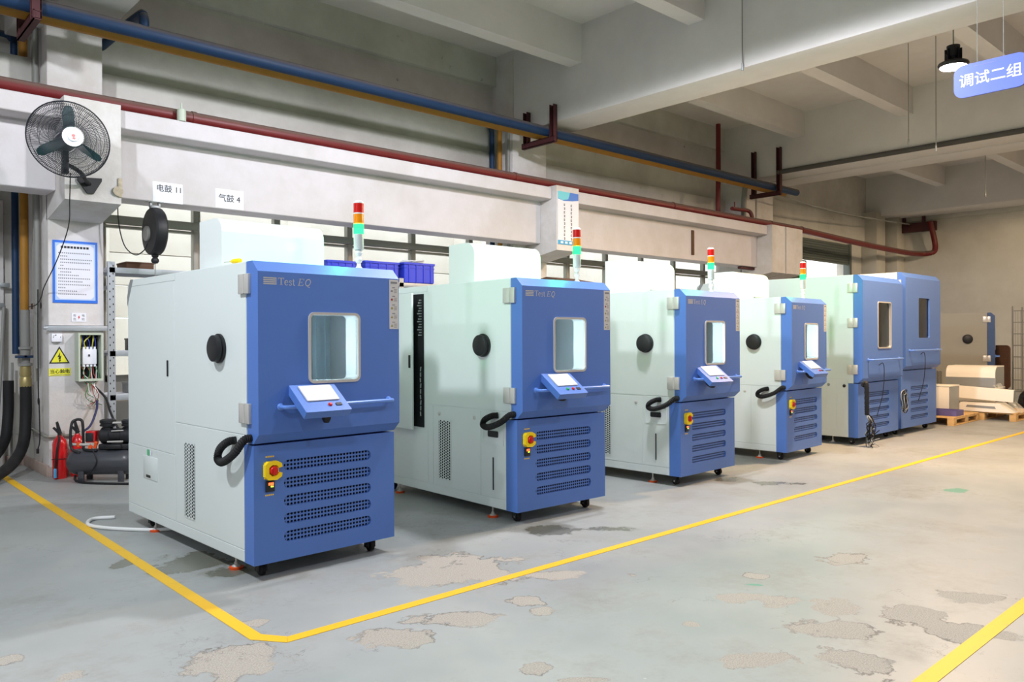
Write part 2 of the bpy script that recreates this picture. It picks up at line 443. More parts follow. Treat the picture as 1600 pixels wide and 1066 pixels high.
def line_material():
    m_, t, p = nt('worn_yellow_line_paint'); N = t.nodes; L = t.links
    tc = N.new('ShaderNodeTexCoord'); n = N.new('ShaderNodeTexNoise'); n.inputs['Scale'].default_value = 9; n.inputs['Detail'].default_value = 8; n.inputs['Roughness'].default_value = .75
    L.new(tc.outputs['Object'], n.inputs['Vector']); r_ = N.new('ShaderNodeMapRange'); r_.inputs['From Min'].default_value = .58; r_.inputs['From Max'].default_value = .70; L.new(n.outputs['Fac'], r_.inputs['Value'])
    x = N.new('ShaderNodeMix'); x.data_type = 'RGBA'; x.inputs['A'].default_value = lin(232, 184, 30); x.inputs['B'].default_value = lin(186, 156, 90); L.new(r_.outputs[0], x.inputs['Factor'])
    L.new(x.outputs['Result'], p.inputs['Base Color']); p.inputs['Roughness'].default_value = .5
    return m_


FLOORM = floor_material(); LINEM = line_material()


# ---------------------------------------------------------------- the hall
def struct(name, b, mats, parent=None, **k):
    return b.obj(name, mats, parent, kind=None if parent else 'structure', **k)


b = B(); b.box(-14, 24.8, -16, 10.7, -.2, 0); struct('floor', b, FLOORM)
b = B(); b.box(-40, 60, 10.75, 60, -.3, -.02); struct('outside_ground', b, OUTW)
b = B(); b.box(-14, 24.8, -16, 10.7, 6.15, 6.4); struct('ceiling', b, CEILM)
BEAMS = [(-5.6, -4.9, 4.82), (1.75, 2.58, 4.83), (8.75, 9.4, 4.80), (15.6, 16.22, 4.93), (16.32, 17.0, 4.93)]
for x0, x1, z in BEAMS:
    b = B(); b.box(x0, x1, -16, 10.2, z, 6.2, .015); struct('ceiling_beam', b, CEILM)
b = B(); b.box(23.6, 24.8, -16, 10.2, 5.0, 6.2, .015); struct('ceiling_beam', b, CEILM)
SPANS = [(-14, -5.6), (-4.9, 1.75), (2.58, 8.75), (9.4, 15.6), (17.0, 23.6)]
for x0, x1 in SPANS:
    for k in range(10):
        y = 8.0 - 2.15 * k
        b = B(); b.box(x0, x1, y, y + .25, 5.57 if x0 < 9 else 5.64, 6.2); struct('ceiling_rib', b, CEILM)
# back wall: solid below and above the windows
b = B()
b.box(-14, 1.98, 10.67, 11.0, 0, 6.2)
for x0, x1 in ((2.0, 8.72), (9.5, 15.66)):
    b.box(x0, x1, 10.2, 10.5, 0, .95); b.box(x0, x1, 10.2, 10.5, 3.45, 3.9)
b.box(2.0, 17, 10.0, 10.5, 3.85, 6.2)
b.box(17, 18.9, 10.2, 10.5, 0, 6.2); b.box(18.9, 22.35, 10.2, 10.5, 3.95, 6.2); b.box(22.35, 25.1, 10.2, 10.5, 0, 6.2)
struct('wall_back', b, WALLU)
b = B()
for x0, x1 in ((2.55, 8.72), (9.5, 15.66), (-4, 1.98)):
    b.box(x0, x1, 9.93, 10.02, 3.85, 4.55, .01); b.box(x0, x1, 9.9, 10.02, 5.66, 6.2, .01)
b.box(17.0, 23.5, 10.1, 10.22, 4.2, 4.9, .01)
struct('trim_1', b, WALLU)
b = B(); b.box(24.8, 25.1, -16, 10.5, 0, 6.2); struct('wall_right', b, WALLE)
b = B(); b.box(24.72, 24.8, -16, 10.2, 4.88, 5.02, .01)
struct('trim_2', b, WALLE)
b = B()
for k in range(11): b.box(24.74, 24.8, 9.3 - 1.18 * k, 9.33 - 1.18 * k, 4.3 + .6, 5.5)
b.box(24.74, 24.8, -16, 10.2, 5.36, 5.39)
struct('trim_3', b, WALLU)
b = B(); b.box(24.25, 24.8, 9.55, 10.2, 0, 5.1, .02); b.box(23.3, 23.9, 9.75, 10.2, 0, 5.1, .02); struct('column', b, WALLE)
b = B(); b.box(-14.3, -14, -16, 11, 0, 6.2); struct('wall_left', b, WALLW)
b = B(); b.box(-14.3, 25.1, -16.3, -16, 0, 6.2); struct('wall_front', b, WALLW)
# columns and corbels
CORB = [(2.012, 2.537), (9.0, 9.52), (15.66, 16.22), (16.28, 17.0)]
COLS = [(2.012, 2.56, 10.7), (8.72, 9.5, 10.2), (15.66, 16.22, 10.2), (16.28, 17.0, 10.2)]
for x0, x1, yb in COLS:
    b = B(); b.box(x0, x1, 9.5, yb, 0, 6.2, .02); struct('column', b, COLW)
for x0, x1 in CORB:
    b = B(); b.prism([(9.55, 2.73), (8.78, 2.86), (8.78, 3.89), (9.55, 3.89)], lambda u, v, w_: (w_, u, v), x0, x1); struct('corbel', b, COLW)
# crane beam: flange and web between the corbels
for x0, x1 in ((-14, 2.01), (2.54, 8.995), (9.525, 15.655)):
    b = B()
    b.prism([(9.14, 2.99), (9.14, 3.67), (8.88, 3.68), (8.88, 3.87), (9.52, 3.87), (9.52, 2.99)], lambda u, v, w_: (w_, u, v), x0, x1)
    bmesh.ops.bevel(b.bm, geom=b.bm.edges[:], offset=.008, segments=1, affect='EDGES')
    struct('crane_beam', b, WALLW)
b = B(); b.box(2.0, 2.58, 9.478, 9.5, 0, .10, .004); b.box(1.99, 2.014, 9.5, 10.67, 0, .12, .004); b.box(1.2, 2.0, 10.645, 10.67, 0, .12, .004)
struct('baseboard_left', b, mat('pink_grey_skirting', lin(176, 156, 146), .8, var=.1))

# windows
def window(name, x0, x1, mull):
    r = thing(name, 'row of aluminium framed windows behind the crane beam', None, (0, 0, 0), kind='structure')
    b = B(); b.box(x0, x1, 10.2, 10.28, .95, 1.03); b.box(x0, x1, 10.2, 10.28, 3.38, 3.45); b.obj('frame', ALU, r)
    b = B(); b.box(x0, x1, 10.17, 10.28, 2.85, 2.95, .006); b.box(x0, x1, 10.19, 10.27, 2.80, 2.835, .004); b.obj('transom', ALU, r)
    xs = [x0] + mull + [x1]
    for i, xm in enumerate(mull):
        b = B(); b.box(xm - .04, xm + .025, 10.18, 10.28, .95, 3.42, .005); b.box(xm + .035, xm + .055, 10.2, 10.28, .95, 3.42); b.obj('mullion', ALU, r)
    for i in range(len(xs) - 1):
        for z0, z1 in ((1.03, 2.82), (2.95, 3.38)):
            b = B(); b.box(xs[i] + .04, xs[i + 1] - .04, 10.235, 10.241, z0, z1); b.obj('pane', WGLASS, r)


window('window_1', 2.56, 8.72, [2.72, 3.84, 4.94, 6.08, 7.22, 8.39])
window('window_2', 9.5, 15.66, [9.62, 10.75, 11.85, 12.97, 14.08, 15.2])
# pale building across the yard
r = thing('outside_wall', 'pale building wall across the yard', None, kind='structure')
for k in range(12):
    b = B(); b.box(-6, 60, 16 + .03 * (k % 2), 16.3, .02 + k * .62, .02 + k * .62 + .60, .01); b.obj('cladding_panel', OUTW, r)
for x in (3.95, 8.0, 12.6, 17.2):
    b = B(); b.box(x, x + .35, 15.6, 16.0, 0, 7.4, .01); b.obj('pilaster', OUTW, r)
# roller shutter door at the far end
d = thing('door_1', 'rolled up grey shutter door at the far end', None, kind='structure')
for k in range(9):
    b = B(); z = 3.5 + .065 * k; b.rev((18.9, 10.17, z + .03), (1, 0, 0), [(.035, 0), (.035, 3.45)], 10); b.obj('slat', SHUT, d)
b = B(); b.box(18.7, 18.92, 10.1, 10.3, 0, 4.1, .01); b.obj('side_rail', SHUT, d)
b = B(); b.box(22.33, 22.45, 10.1, 10.3, 0, 4.1, .01); b.obj('side_rail', SHUT, d)
b = B(); b.box(18.95, 20.05, 10.24, 10.3, 0, 3.5, .01); b.obj('folded_leaf', mat('dark_green_door_leaf', lin(38, 66, 58), .5), d)
# plain door in the left bay
d = thing('door_2', 'white door with raised panels beside the yellow riser pipe', None, kind='structure')
b = B(); b.box(.75, 1.8, 10.60, 10.67, 0, 3.06, .01); b.obj('leaf', COLW, d)
for x0, x1 in ((.80, 1.25), (1.33, 1.72)):
    b = B(); b.plate(rr(x0, x1, .25, 2.9, .02, 2), [rr(x0 + .05, x1 - .05, .3, 2.85, .02, 2)], FR(10.6), .022, 0); b.obj('panel_moulding', COLW, d)

# floor markings
def mark(poly, name='floor_line'):
    b = B(); b.prism(poly, lambda u, v, w_: (u, v, w_), .0005, .0025); struct(name, b, LINEM)


mark([(1.625, 9.98), (1.625, 3.66), (1.74, 3.505), (1.775, 3.575), (1.695, 3.69), (1.70, 9.98)])
mark([(1.742, 3.505), (24.7, 3.54), (24.7, 3.605), (1.775, 3.573)])
mark([(2.4, 1.235), (24.7, 1.24), (24.7, 1.315), (2.4, 1.31)])

# ---------------------------------------------------------------- test chambers
def perf_mesh(u0, u1, v0, v1, nx, nz, rf, mp, stagger=False, name='vent_grille'):
    """a sheet with a real grid of holes"""
    b = B(); cx = (u1 - u0) / nx; cz = (v1 - v0) / nz
    for i in range(nx):
        sh = cz / 2 if stagger and i % 2 else 0
        if sh:
            b.quad(mp, u0 + i * cx, u0 + i * cx + cx, v0, v0 + sh); 
        elif stagger: b.quad(mp, u0 + i * cx, u0 + i * cx + cx, v1, v1 + cz / 2)
        for j in range(nz):
            a0, a1 = u0 + i * cx, u0 + i * cx + cx; c0 = v0 + j * cz + sh; c1 = c0 + cz; mu, mv = (a0 + a1) / 2, (c0 + c1) / 2
            o = [(a1, mv), (a1, c1), (mu, c1), (a0, c1), (a0, mv), (a0, c0), (mu, c0), (a1, c0)]
            r = min(cx, cz) * rf
            q = [(mu + r * math.cos(k * math.pi / 4), mv + r * math.sin(k * math.pi / 4)) for k in range(8)]
            O = [b.v(*mp(*p, 0)) for p in o]; Q = [b.v(*mp(*p, 0)) for p in q]
            for k in range(8): b.f((O[k], O[(k + 1) % 8], Q[(k + 1) % 8], Q[k]))
    return b.mesh(name)


_perf = {}


def perf(key, parent, mats, name, *a, **k):
    if key not in _perf:
        _perf[key] = perf_mesh(*a, **k); _perf[key].materials.append(mats)
    return link(name, _perf[key], parent)


def arc(cx, cy, rx, ry, a0, a1, n=14): return [(cx + rx * math.cos(R(a0 + (a1 - a0) * i / n)), cy + ry * math.sin(R(a0 + (a1 - a0) * i / n))) for i in range(n + 1)]


def logo_mesh(x0, z0, h, mp):
    b = B(); sx = h * 1.12
    for i in range(4):
        b.quad(mp, x0, x0 + .085, z0 + i * h * .27, z0 + i * h * .27 + h * .19, .0008)
    x = x0 + .095

    def g(strokes, x, sh=0):
        for pts, wd in strokes:
            b.ribbon([(x + (u + sh * v) * sx, z0 + v * h) for u, v in pts], [q * h for q in wd] if isinstance(wd, list) else wd * h, mp, .0008)
    ew = [.06, .08, .1, .12, .14, .16, .17, .17, .16, .14, .12, .1, .08, .06, .05]
    g([([(0, .95), (.8, .95)], .08), ([(.4, 0), (.4, .95)], .17), ([(.2, .03), (.6, .03)], .06), ([(.02, .72), (.02, .98)], .06), ([(.78, .72), (.78, .98)], .06)], x); x += .82 * sx
    g([([(.1, .36), (.52, .36)], .06), (arc(.3, .33, .22, .33, 8, 325), ew)], x); x += .6 * sx
    g([([(.42, .5), (.36, .62), (.2, .65), (.1, .54), (.16, .40), (.34, .29), (.41, .15), (.3, .0), (.14, .0), (.06, .14)], .1)], x); x += .5 * sx
    g([([(.16, .88), (.16, .12), (.22, .02), (.36, .04)], .14), ([(.0, .63), (.36, .63)], .06)], x); x += .75 * sx
    g([([(.15, 0), (.15, 1)], .15), ([(.0, .97), (.72, .97)], .06), ([(.15, .5), (.5, .5)], .05), ([(.0, .03), (.74, .03)], .06), ([(.7, .74), (.7, .97)], .06), ([(.72, .03), (.72, .28)], .06), ([(.5, .36), (.5, .64)], .05)], x, .22); x += .95 * sx
    g([(arc(.4, .5, .34, .46, 0, 360, 24), .13), ([(.32, .04), (.5, -.12), (.8, -.2)], .09)], x, .22)
    return b


def sign_label(b, x0, x1, z0, z1, mp):
    """grey hazard label: print is material 1, red 2, yellow 3"""
    b.prism([(x0, z0), (x1, z0), (x1, z1), (x0, z1)], mp, 0, .001, 0)
    W = x1 - x0; H = z1 - z0
    b.quad(mp, x0 + W * .15, x1 - W * .15, z1 - H * .08, z1 - H * .04, .0016, 1)
    for k in range(5):
        zc = z1 - H * (.17 + .175 * k)
        b.quad(mp, x0 + W * .3, x0 + W * .62, zc, zc + H * .018, .0016, 1)
        for j in range(4): b.quad(mp, x0 + W * .5, x0 + W * (.84 - .04 * (j % 2)), zc - H * (.03 + .022 * j), zc - H * (.022 + .022 * j), .0016, 1)
        c = (x0 + W * .27, zc - H * .06); s = W * .14
        if k in (1, 2): b.poly(mp, [(c[0] - s, c[1]), (c[0], c[1] - s), (c[0] + s, c[1]), (c[0], c[1] + s)], .0016, 2 if k == 1 else 3)
        elif k: b.poly(mp, [(c[0] - s, c[1] - s * .8), (c[0] + s, c[1] - s * .8), (c[0], c[1] + s * .9)], .0016, 3)
        else: b.quad(mp, c[0] - s * .8, c[0] + s * .8, c[1] - s * .5, c[1] + s * .5, .0016, 1)


def chamber(label, loc, rz, group, variant=2, W=1.0, H=1.92, zp=.816, ztf=1.855, s=.13, t=.065, e=.065, D=2.15, win=(.342, .688, 1.19, 1.604), lit=1.0,
            hinges=((1.725, 1.845), (.945, 1.067)), small=True, ajar=False, frame=True, barz=1.045, barx=(.14, .92), slots=(.195, .825, .243, .109), con_yaw=0.0, top=True, name='test_chamber', WHITE=None, BLUE=None):
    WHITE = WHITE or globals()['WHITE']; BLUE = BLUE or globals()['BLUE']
    r = thing(name, label, 'test chamber', loc, rz, group)
    zd = zp + .012; wx0, wx1, wz0, wz1 = win
    cx0, cx1, cz0, cz1 = wx0 - .2, wx1 + .2, wz0 - .22, wz1 + .16
    # body
    b = B()
    b.plate([(.003, zp + .004), (W - .003, zp + .004), (W - .003, H), (.003, H)], [[(cx0, cz0), (cx1, cz0), (cx1, cz1), (cx0, cz1)]], FR(t + .004), 0, -.9)
    b.prism([(.96, zp + .004), (D, zp + .004), (D, H - .13), (D - .07, H), (.96, H)], lambda u, v, w_: (w_, u, v), .003, W - .003)
    b.box(.003, W - .003, s, D, .1, zp + .004)
    b.obj('body', WHITE, r)
    # skin panels with open joints
    g = .0035

    def panel(nm, y0, y1, z0, z1, parent=r, th=.003):
        bb = B(); bb.box(-.0005, th, y0 + g, y1 - g, z0 + g, z1 - g, .001, 0, 1); return bb.obj(nm, WHITE, parent)
    yr = 1.19 if small else 1.35
    panel('side_panel', t + .006, yr, zp + .056, H)
    panel('skirt_panel', s, D, .1, .174)
    panel('side_panel', yr, D, .174, .64)
    bb = B(); bb.prism([(yr + g, H - .05), (D - g, H - .05), (D - g, H - .13), (D - g, H - .13), (D - .07, H), (yr + g, H)], lambda u, v, w_: (w_, u, v), -.0005, .003); bb.obj('top_panel', WHITE, r)
    bb = B(); bb.prism([(D - .0, H - .2), (D + .002, H - .13), (D - .068, H + .002), (D - .13, H + .002)], lambda u, v, w_: (w_, u, v), -.003, -.0005); bb.obj('corner_bracket', GREYM, r)
    if ajar:
        b = B(); b.box(-.002, .0015, yr + .06, D - .05, .66, H - .07); b.obj('wiring_bay', HOLE, r)
        b = B()
        for k in range(14): b.box(-.012 - .01 * (k % 3), -.002, yr + .09, yr + .118, 1.79 - .024 * k, 1.80 - .024 * k)
        for k in range(9): b.cyl((-.01, yr + .095 + .004 * (k % 3), 1.2 - .05 * k), (-.01, yr + .1, 1.16 - .05 * k), .006, seg=6)
        b.obj('wire_bundle', GREYM, r, kind='stuff')
        dd = link('electrical_door', None, r, loc=(-.004, D - .03, 0), rot=(0, 0, R(-4.2)))
        me = B(); me.box(-.022, -.002, -(D - .03 - yr - .125), 0, .64, H - .062, .003); o = me.obj('door_sheet', WHITE, dd)
        b = B(); b.box(-.03, -.021, -(D - .03 - 1.335), -(D - .03 - 1.365), 1.19, 1.305, .004); b.obj('handle', BLACK, dd)
    else:
        panel('electrical_door', yr + .02, D - .015, .64, H - .05, th=.0035)
        b = B(); b.box(-.008, .0, 1.312 + yr - 1.19, 1.334 + yr - 1.19, 1.19, 1.305, .004); b.obj('handle', BLACK, r)
    if variant == 1:
        panel('side_panel', s, yr, .174, zp + .056)
        b = B(); b.box(-.006, 0, 1.53, 1.81, .41, .58, .002); b.box(-.0065, 0, 1.66, 1.75, .42, .44, mi=1); b.quad(SD(0), 1.69, 1.735, .585, .63, .004, 2); b.quad(SD(0), 1.645, 1.68, .59, .625, .004, 3)
        b.obj('drain_hatch', [WHITE, BLACK, mat('green_sticker', lin(80, 190, 130), .5), PAPER], r)
    elif small:
        ad = panel('access_door', .446, 1.11, .174, zp + .05)
        panel('side_panel', 1.11, yr, .174, zp + .056); panel('side_panel', s, .444, .174, zp + .056)
        for y in (.53, 1.02):
            b = B(); b.rev((-.001, y, .80), (-1, 0, 0), [(.017, 0), (.017, .003), (.011, .006), (.0, .006)], 14); b.obj('lock', CHROME, ad)
        if variant == 2:
            b = B(); b.plate(rr(.16, .41, .60, .77, .004, 2), [rr(.165, .405, .605, .765, .003, 2)], SD(0), .0045, 0); b.obj('display_frame', WHITE, r)
            b = B(); b.prism(rr(.225, .352, .662, .712, .012), SD(0), 0, .006); b.obj('display_window', BLACK, r)
            b = B(); b.box(-.0045, 0, .282, .294, .24, .50); b.obj('level_slot', INK, r)
    else:
        ad = panel('access_door', .29, 1.0, .19, .872)
        panel('side_panel', 1.005, yr, .174, zp + .056); panel('side_panel', s, .285, .174, zp + .056)
        b = B(); b.rev((-.001, .40, .80), (-1, 0, 0), [(.02, 0), (.02, .003), (.012, .006), (0, .006)], 14); b.obj('lock', GREYM, ad)
        b = B(); b.rev((-.001, .185, .79), (-1, 0, 0), [(.022, 0), (.022, .004), (0, .004)], 14); b.obj('plug', BLACK, r)
    if small:
        b = B(); b.quad(SD(0), .862, 1.024, .242, .745, .0036); b.obj('vent_backing', HOLE, r)
        perf(('side', WHITE.name), r, WHITE, 'side_vent', .853, 1.033, .235, .74, 7, 22, .43, SD(-.0), True).location = (-.0055, 0, 0)
    # lower front
    sx0, sx1, sz, dz = slots
    holes = [rr(sx0, sx1, sz + dz * k - .033, sz + dz * k + .033, .0325, 6) for k in range(5)]
    b = B(); b.plate([(0, .1), (W, .1), (W, zp), (0, zp)], holes, FR(0), 0, -s); b.obj('front_panel', BLUE, r)
    for k in range(5):
        nx = 27 if small else 30
        o = perf(('slot', small, BLUE.name), r, BLUE, 'vent_grille', sx0 - .003, sx1 + .003, -.036, .036, nx, 3, .35, FR(.011)); o.location = (0, 0, sz + dz * k)
    b = B(); b.quad(FR(.03), sx0 - .01, sx1 + .01, sz - .05, sz + 4 * dz + .05); b.obj('vent_backing', HOLE, r)
    # door
    prof = [(t, zd), (0.0, zd), (-e, zd + .058), (-e, ztf), (.004, H), (t, H)]
    b = B(); A = [b.v(0, *p) for p in prof]; Z = [b.v(W, *p) for p in prof]
    for i in (0, 1, 3, 4): b.f((A[i], A[i + 1], Z[i + 1], Z[i]))
    b.f(A); b.f(Z)
    wr = rr(wx0, wx1, wz0, wz1, .028, 5)
    b.plate([(0, zd + .058), (W, zd + .058), (W, ztf), (0, ztf)], [wr], FR(-e), 0, -(t + e), 0, False, 1, False)
    b.plate([(0, zd), (W, zd), (W, H), (0, H)], [wr], FR(t), 0, .0001, 0, False, None, False)
    bmesh.ops.remove_doubles(b.bm, verts=b.bm.verts[:], dist=.00005)
    door = b.obj('door', [BLUE, HOODW if frame else BLUE], r, ang=20)
    if frame:
        b = B(); b.plate(rr(wx0 - .014, wx1 + .014, wz0 - .014, wz1 + .014, .04), [rr(wx0 + .002, wx1 - .002, wz0 + .002, wz1 - .002, .027)], FR(-e), .009, -.01); b.obj('window_frame', CHROME, door)
    b = B(); b.box(wx0, wx1, -e + .02, -e + .026, wz0, wz1); b.obj('window_glass', GLASS if lit else DGLASS, door)
    if small:
        b = logo_mesh(.035, 1.778, .043, FR(-e)); b.obj('lettering', SILVER, door, normals=False)
        b = B(); sign_label(b, W - .078, W - .004, 1.517, 1.848, FR(-e)); b.obj('hazard_label', [LABELG, INKG, LABELR, LABELY], door)
    # inside
    b = B(); yb = .62
    for q in (((cx0, t), (cx0, yb)), ((cx1, yb), (cx1, t))):
        b.f([b.v(q[0][0], q[0][1], cz0), b.v(q[1][0], q[1][1], cz0), b.v(q[1][0], q[1][1], cz1), b.v(q[0][0], q[0][1], cz1)])
    for z in (cz0, cz1): b.f([b.v(cx0, t, z), b.v(cx1, t, z), b.v(cx1, yb, z), b.v(cx0, yb, z)])
    n = 20; w_ = (cx1 - cx0) / n
    for i in range(n):
        xa = cx0 + i * w_; ya = yb - (.012 if i % 2 and i > 10 else 0)
        b.f([b.v(xa, ya, cz0), b.v(xa + w_, ya, cz0), b.v(xa + w_, ya, cz1), b.v(xa, ya, cz1)])
        b.f([b.v(xa, yb - .012, cz0), b.v(xa, yb, cz0), b.v(xa, yb, cz1), b.v(xa, yb - .012, cz1)])
    inner = b.obj('inner_chamber', STEEL if lit else HOLE, r)  # unlit chambers: the shade inside is put into near-black walls
    b = B()
    for k in range(7): b.rev((cx0 + .62 * (cx1 - cx0), yb - .013, cz0 + .12 + .09 * k), (0, -1, 0), [(.008, 0), (.008, .002), (0, .002)], 8)
    b.obj('rail_holes', HOLE, inner, kind='stuff')
    if lit:
        b = B(); b.box(wx0 - .05, wx0 - .03, t + .02, t + .05, wz0 + .02, wz1 - .02); b.obj('chamber_lamp', LED, inner)
    # hinges
    for z0, z1 in hinges:
        b = B(); b.box(-.02, .002, t + .006, t + .078, z0, z1, .004); b.box(-.02, .002, t - .058, t - .004, z0, z1, .004); b.cyl((-.016, t + .001, z0 + .004), (-.016, t + .001, z1 - .004), .010, seg=10); b.obj('hinge', CHROME, r)
    # bar across the door
    y0 = -e - .07; xa, xb = barx
    b = B(); b.tube(crv([(xa, -e, barz), (xa, y0 + .025, barz), (xa + .012, y0 + .006, barz), (xa + .035, y0, barz)], 5) + crv([(xb - .035, y0, barz), (xb - .012, y0 + .006, barz), (xb, y0 + .025, barz), (xb, -e, barz)], 5), .0125, 10)
    for x in (xa, xb): b.rev((x, -e, barz), (0, -1, 0), [(.022, 0), (.022, .006), (.014, .012)], 14)
    b.obj('grab_bar', BLUEL, r)
    # port on the side
    if small:
        yc = .455 if variant == 1 else .405
        b = B(); b.rev((0, yc, 1.395), (-1, 0, 0), [(.078, 0), (.094, .004), (.094, .016), (.082, .02), (.086, .026), (.084, .05), (.07, .058), (0.001, .058)], 28); b.obj('port_cap', BLACK, r)
    # isolator and timer
    if small:
        sw = link('isolator_switch', None, r, loc=(.115, 0, .661))
        oct_ = [(-.055, -.035), (-.035, -.055), (.02, -.058), (.052, -.04), (.056, -.018), (.034, -.014), (.02, -.03), (-.01, -.034), (-.03, -.018), (-.03, .018), (-.01, .034), (.02, .03), (.034, .014), (.056, .018), (.052, .04), (.02, .058), (-.035, .055), (-.055, .035)]
        b = B(); b.prism(oct_, FR(0), 0, .03); b.box(-.05, .045, -.004, 0, -.05, .05); b.obj('guard', YEL, sw)
        b = B(); b.rev((0, 0, 0), (0, -1, 0), [(.026, 0), (.026, .034), (.022, .04), (0.001, .04)], 18); b.box(-.008, .008, -.048, -.03, -.024, .024, .002); b.obj('knob', RED, sw)
        b = B(); b.box(.072, .130, -.012, 0, .532, .598, .003); tm = b.obj('timer', BLACK, r)
        b = B()
        for k in range(3): b.quad(FR(-.0125), .088 + .012 * k, .097 + .012 * k, .572, .588)
        b.obj('red_display', LEDR, tm)
        b = B(); b.quad(FR(-.0125), .102, .120, .560, .568); b.obj('green_display', LEDG, tm)
        b = B()
        for k in range(5):
            b.quad(FR(-.0006), .075 + .0115 * k, .084 + .0115 * k, .739, .748); b.quad(FR(-.0006), .072 + .0115 * k, .081 + .0115 * k, .508, .517)
        b.obj('caption', YPRINT, r, kind='stuff')
        # control console
    if small and top:
        con = link('control_console', None, r, loc=(.35, -e, 1.172), rot=(0, 0, con_yaw))
        d_ = Vector((0, -.21, -.15)).normalized(); n_ = Vector((0, -.15, .21)).normalized()
        mpc = lambda u, v, w_: tuple(Vector((u, 0, 0)) + d_ * v + n_ * w_)
        b = B(); b.prism(rr(-.155, .155, 0, .26, .006, 2), mpc, -.05, 0); b.obj('case', BLUE, con)
        b = B(); b.prism([(-.08, .02), (.08, .02), (.06, .12), (-.06, .12)], mpc, -.10, -.05); b.obj('bracket', BLUE, con)
        b = B(); b.prism(rr(-.105, .115, .02, .165, .006, 2), mpc, 0, .008); scr = b.obj('screen_bezel', LABELG, con)
        b = B(); b.prism(rr(-.092, .102, .032, .153, .003, 2), mpc, .008, .0088); b.obj('screen', SCREEN, scr)
        p0 = Vector(mpc(.03, .205, 0))
        b = B(); b.rev(p0, n_, [(.013, 0), (.013, .006), (.009, .012), (0.001, .012)], 14); b.obj('red_button', RED, con)
        b = B(); b.prism(rr(.07, .11, .192, .216, .003, 2), mpc, 0, .005); b.obj('socket', BLACK, con)
        if variant == 2:
            b = B(); b.rev(Vector(mpc(-.03, .205, 0)), n_, [(.013, 0), (.013, .006), (.009, .012), (0.001, .012)], 14); b.obj('green_button', mat('green_button', lin(40, 170, 90), .4), con)
        if variant == 1:
            b = B(); b.prism([(-.03, .0), (.03, .0), (.024, -.07), (.01, -.092), (-.008, -.092), (-.02, -.07)], lambda u, v, w_: (u + .08, -.02 - w_, v - .15), 0, .03); b.obj('latch', BLACK, con)
        else:
            b = B(); b.tube(crv([(-.05, -.03, -.13), (-.03, -.06, -.19), (.03, -.07, -.205), (.07, -.03, -.17)], 6), .014, 8); b.obj('cable_loop', RUBBER, con)
        # corrugated hose
        P = crv([(.01, .03, zp + .045), (-.035, .05, zp + .035), (-.06, .115, .775), (-.075, .20, .722), (-.078, .275, .700), (-.076, .325, .722), (-.064, .32, .775), (-.038, .265, .822), (.0, .225, .832)], 12)
        if variant != 1: P = [Vector((p.x, p.y, .862 - (.862 - p.z) * .70)) for p in P]
        b = B(); b.tube(P, [.0265 if i % 2 else .0215 for i in range(len(P))], 10); b.obj('corrugated_hose', RUBBER, r)
        # top hood and signal tower
        if top:
            pr = [(1.006, H), (1.006, 2.266), (.75, 2.266)] + [(.65 + .1 * (1 - math.sin(R(a))), 2.166 + .1 * math.cos(R(a))) for a in (15, 30, 45, 60, 75, 90)] + [(.65, H)]
            b = B(); b.prism(pr, lambda u, v, w_: (w_, u, v), .102, .865); b.obj('top_hood', HOODW, r)
            b = B(); b.box(.28, .80, .52, .56, H, H + .03, .004); b.rev((.27, .54, H + .015), (1, 0, 0), [(.018, 0), (.018, .03)], 10); b.obj('hood_rail', GREYM, r)
            tw = link('signal_tower', None, r, loc=(.866, .194, H))
            for nm, mm, pf in (('base', HOODW, [(.036, 0), (.03, .012), (.016, .03), (.013, .05), (.02, .058), (.026, .075), (.02, .092), (.014, .098), (.022, .108), (.027, .122), (.022, .138), (.014, .145)]),
                               ('body', TOWERB, [(.03, .142), (.034, .148), (.034, .25)]), ('green_lens', LGRN, [(.034, .252), (.035, .255), (.035, .318)]), ('amber_lens', LAMB, [(.035, .322), (.035, .388)]),
                               ('white_ring', HOODW, [(.035, .388), (.035, .396)]), ('red_lens', LREDL, [(.035, .396), (.035, .462)]), ('cap', HOODW, [(.035, .462), (.034, .472), (.025, .48), (.001, .482)])):
                b = B(); b.rev((0, 0, 0), (0, 0, 1), pf, 20); b.obj(nm, mm, tw)
            gl_ = bpy.data.lights.new('green_lamp', 'POINT'); gl_.energy = 18; gl_.color = (.10, 1, .40); gl_.shadow_soft_size = .02
            go = bpy.data.objects.new('green_lamp', gl_); C.objects.link(go); go.parent = tw; go.location = (0, 0, .287)
    # feet
    for x in (.06, W - .06):
        for y in (.37, min(D - .4, 1.74)):
            ft = link('levelling_foot', None, r, loc=(x, y, 0))
            b = B(); b.rev((0, 0, 0), (0, 0, 1), [(.03, .012), (.028, .02), (.013, .032), (.013, .045), (.007, .046), (.007, .1)], 14); b.obj('stud', CHROME, ft)
            b = B(); b.rev((0, 0, 0), (0, 0, 1), [(.042, 0), (.045, .014), (.034, .017)], 16); b.obj('pad', ORANGE if small else GREYM, ft)
    for x in (.11, W - .11):
        for y in (.13, D - .22):
            cs = link('caster', None, r, loc=(x, y, 0))
            b = B(); b.rev((-.018, 0, .038), (1, 0, 0), [(.03, 0), (.038, .005), (.038, .031), (.03, .036)], 20); b.rev((-.03, 0, .038), (1, 0, 0), [(.009, 0), (.009, .06)], 8, 1); b.obj('wheel', [RUBBER, CHROME], cs)
            b = B(); b.box(-.03, -.023, -.02, .03, .025, .085); b.box(.023, .03, -.02, .03, .025, .085); b.box(-.035, .035, -.035, .04, .083, .1); b.obj('fork', BLACK, cs)
    return r


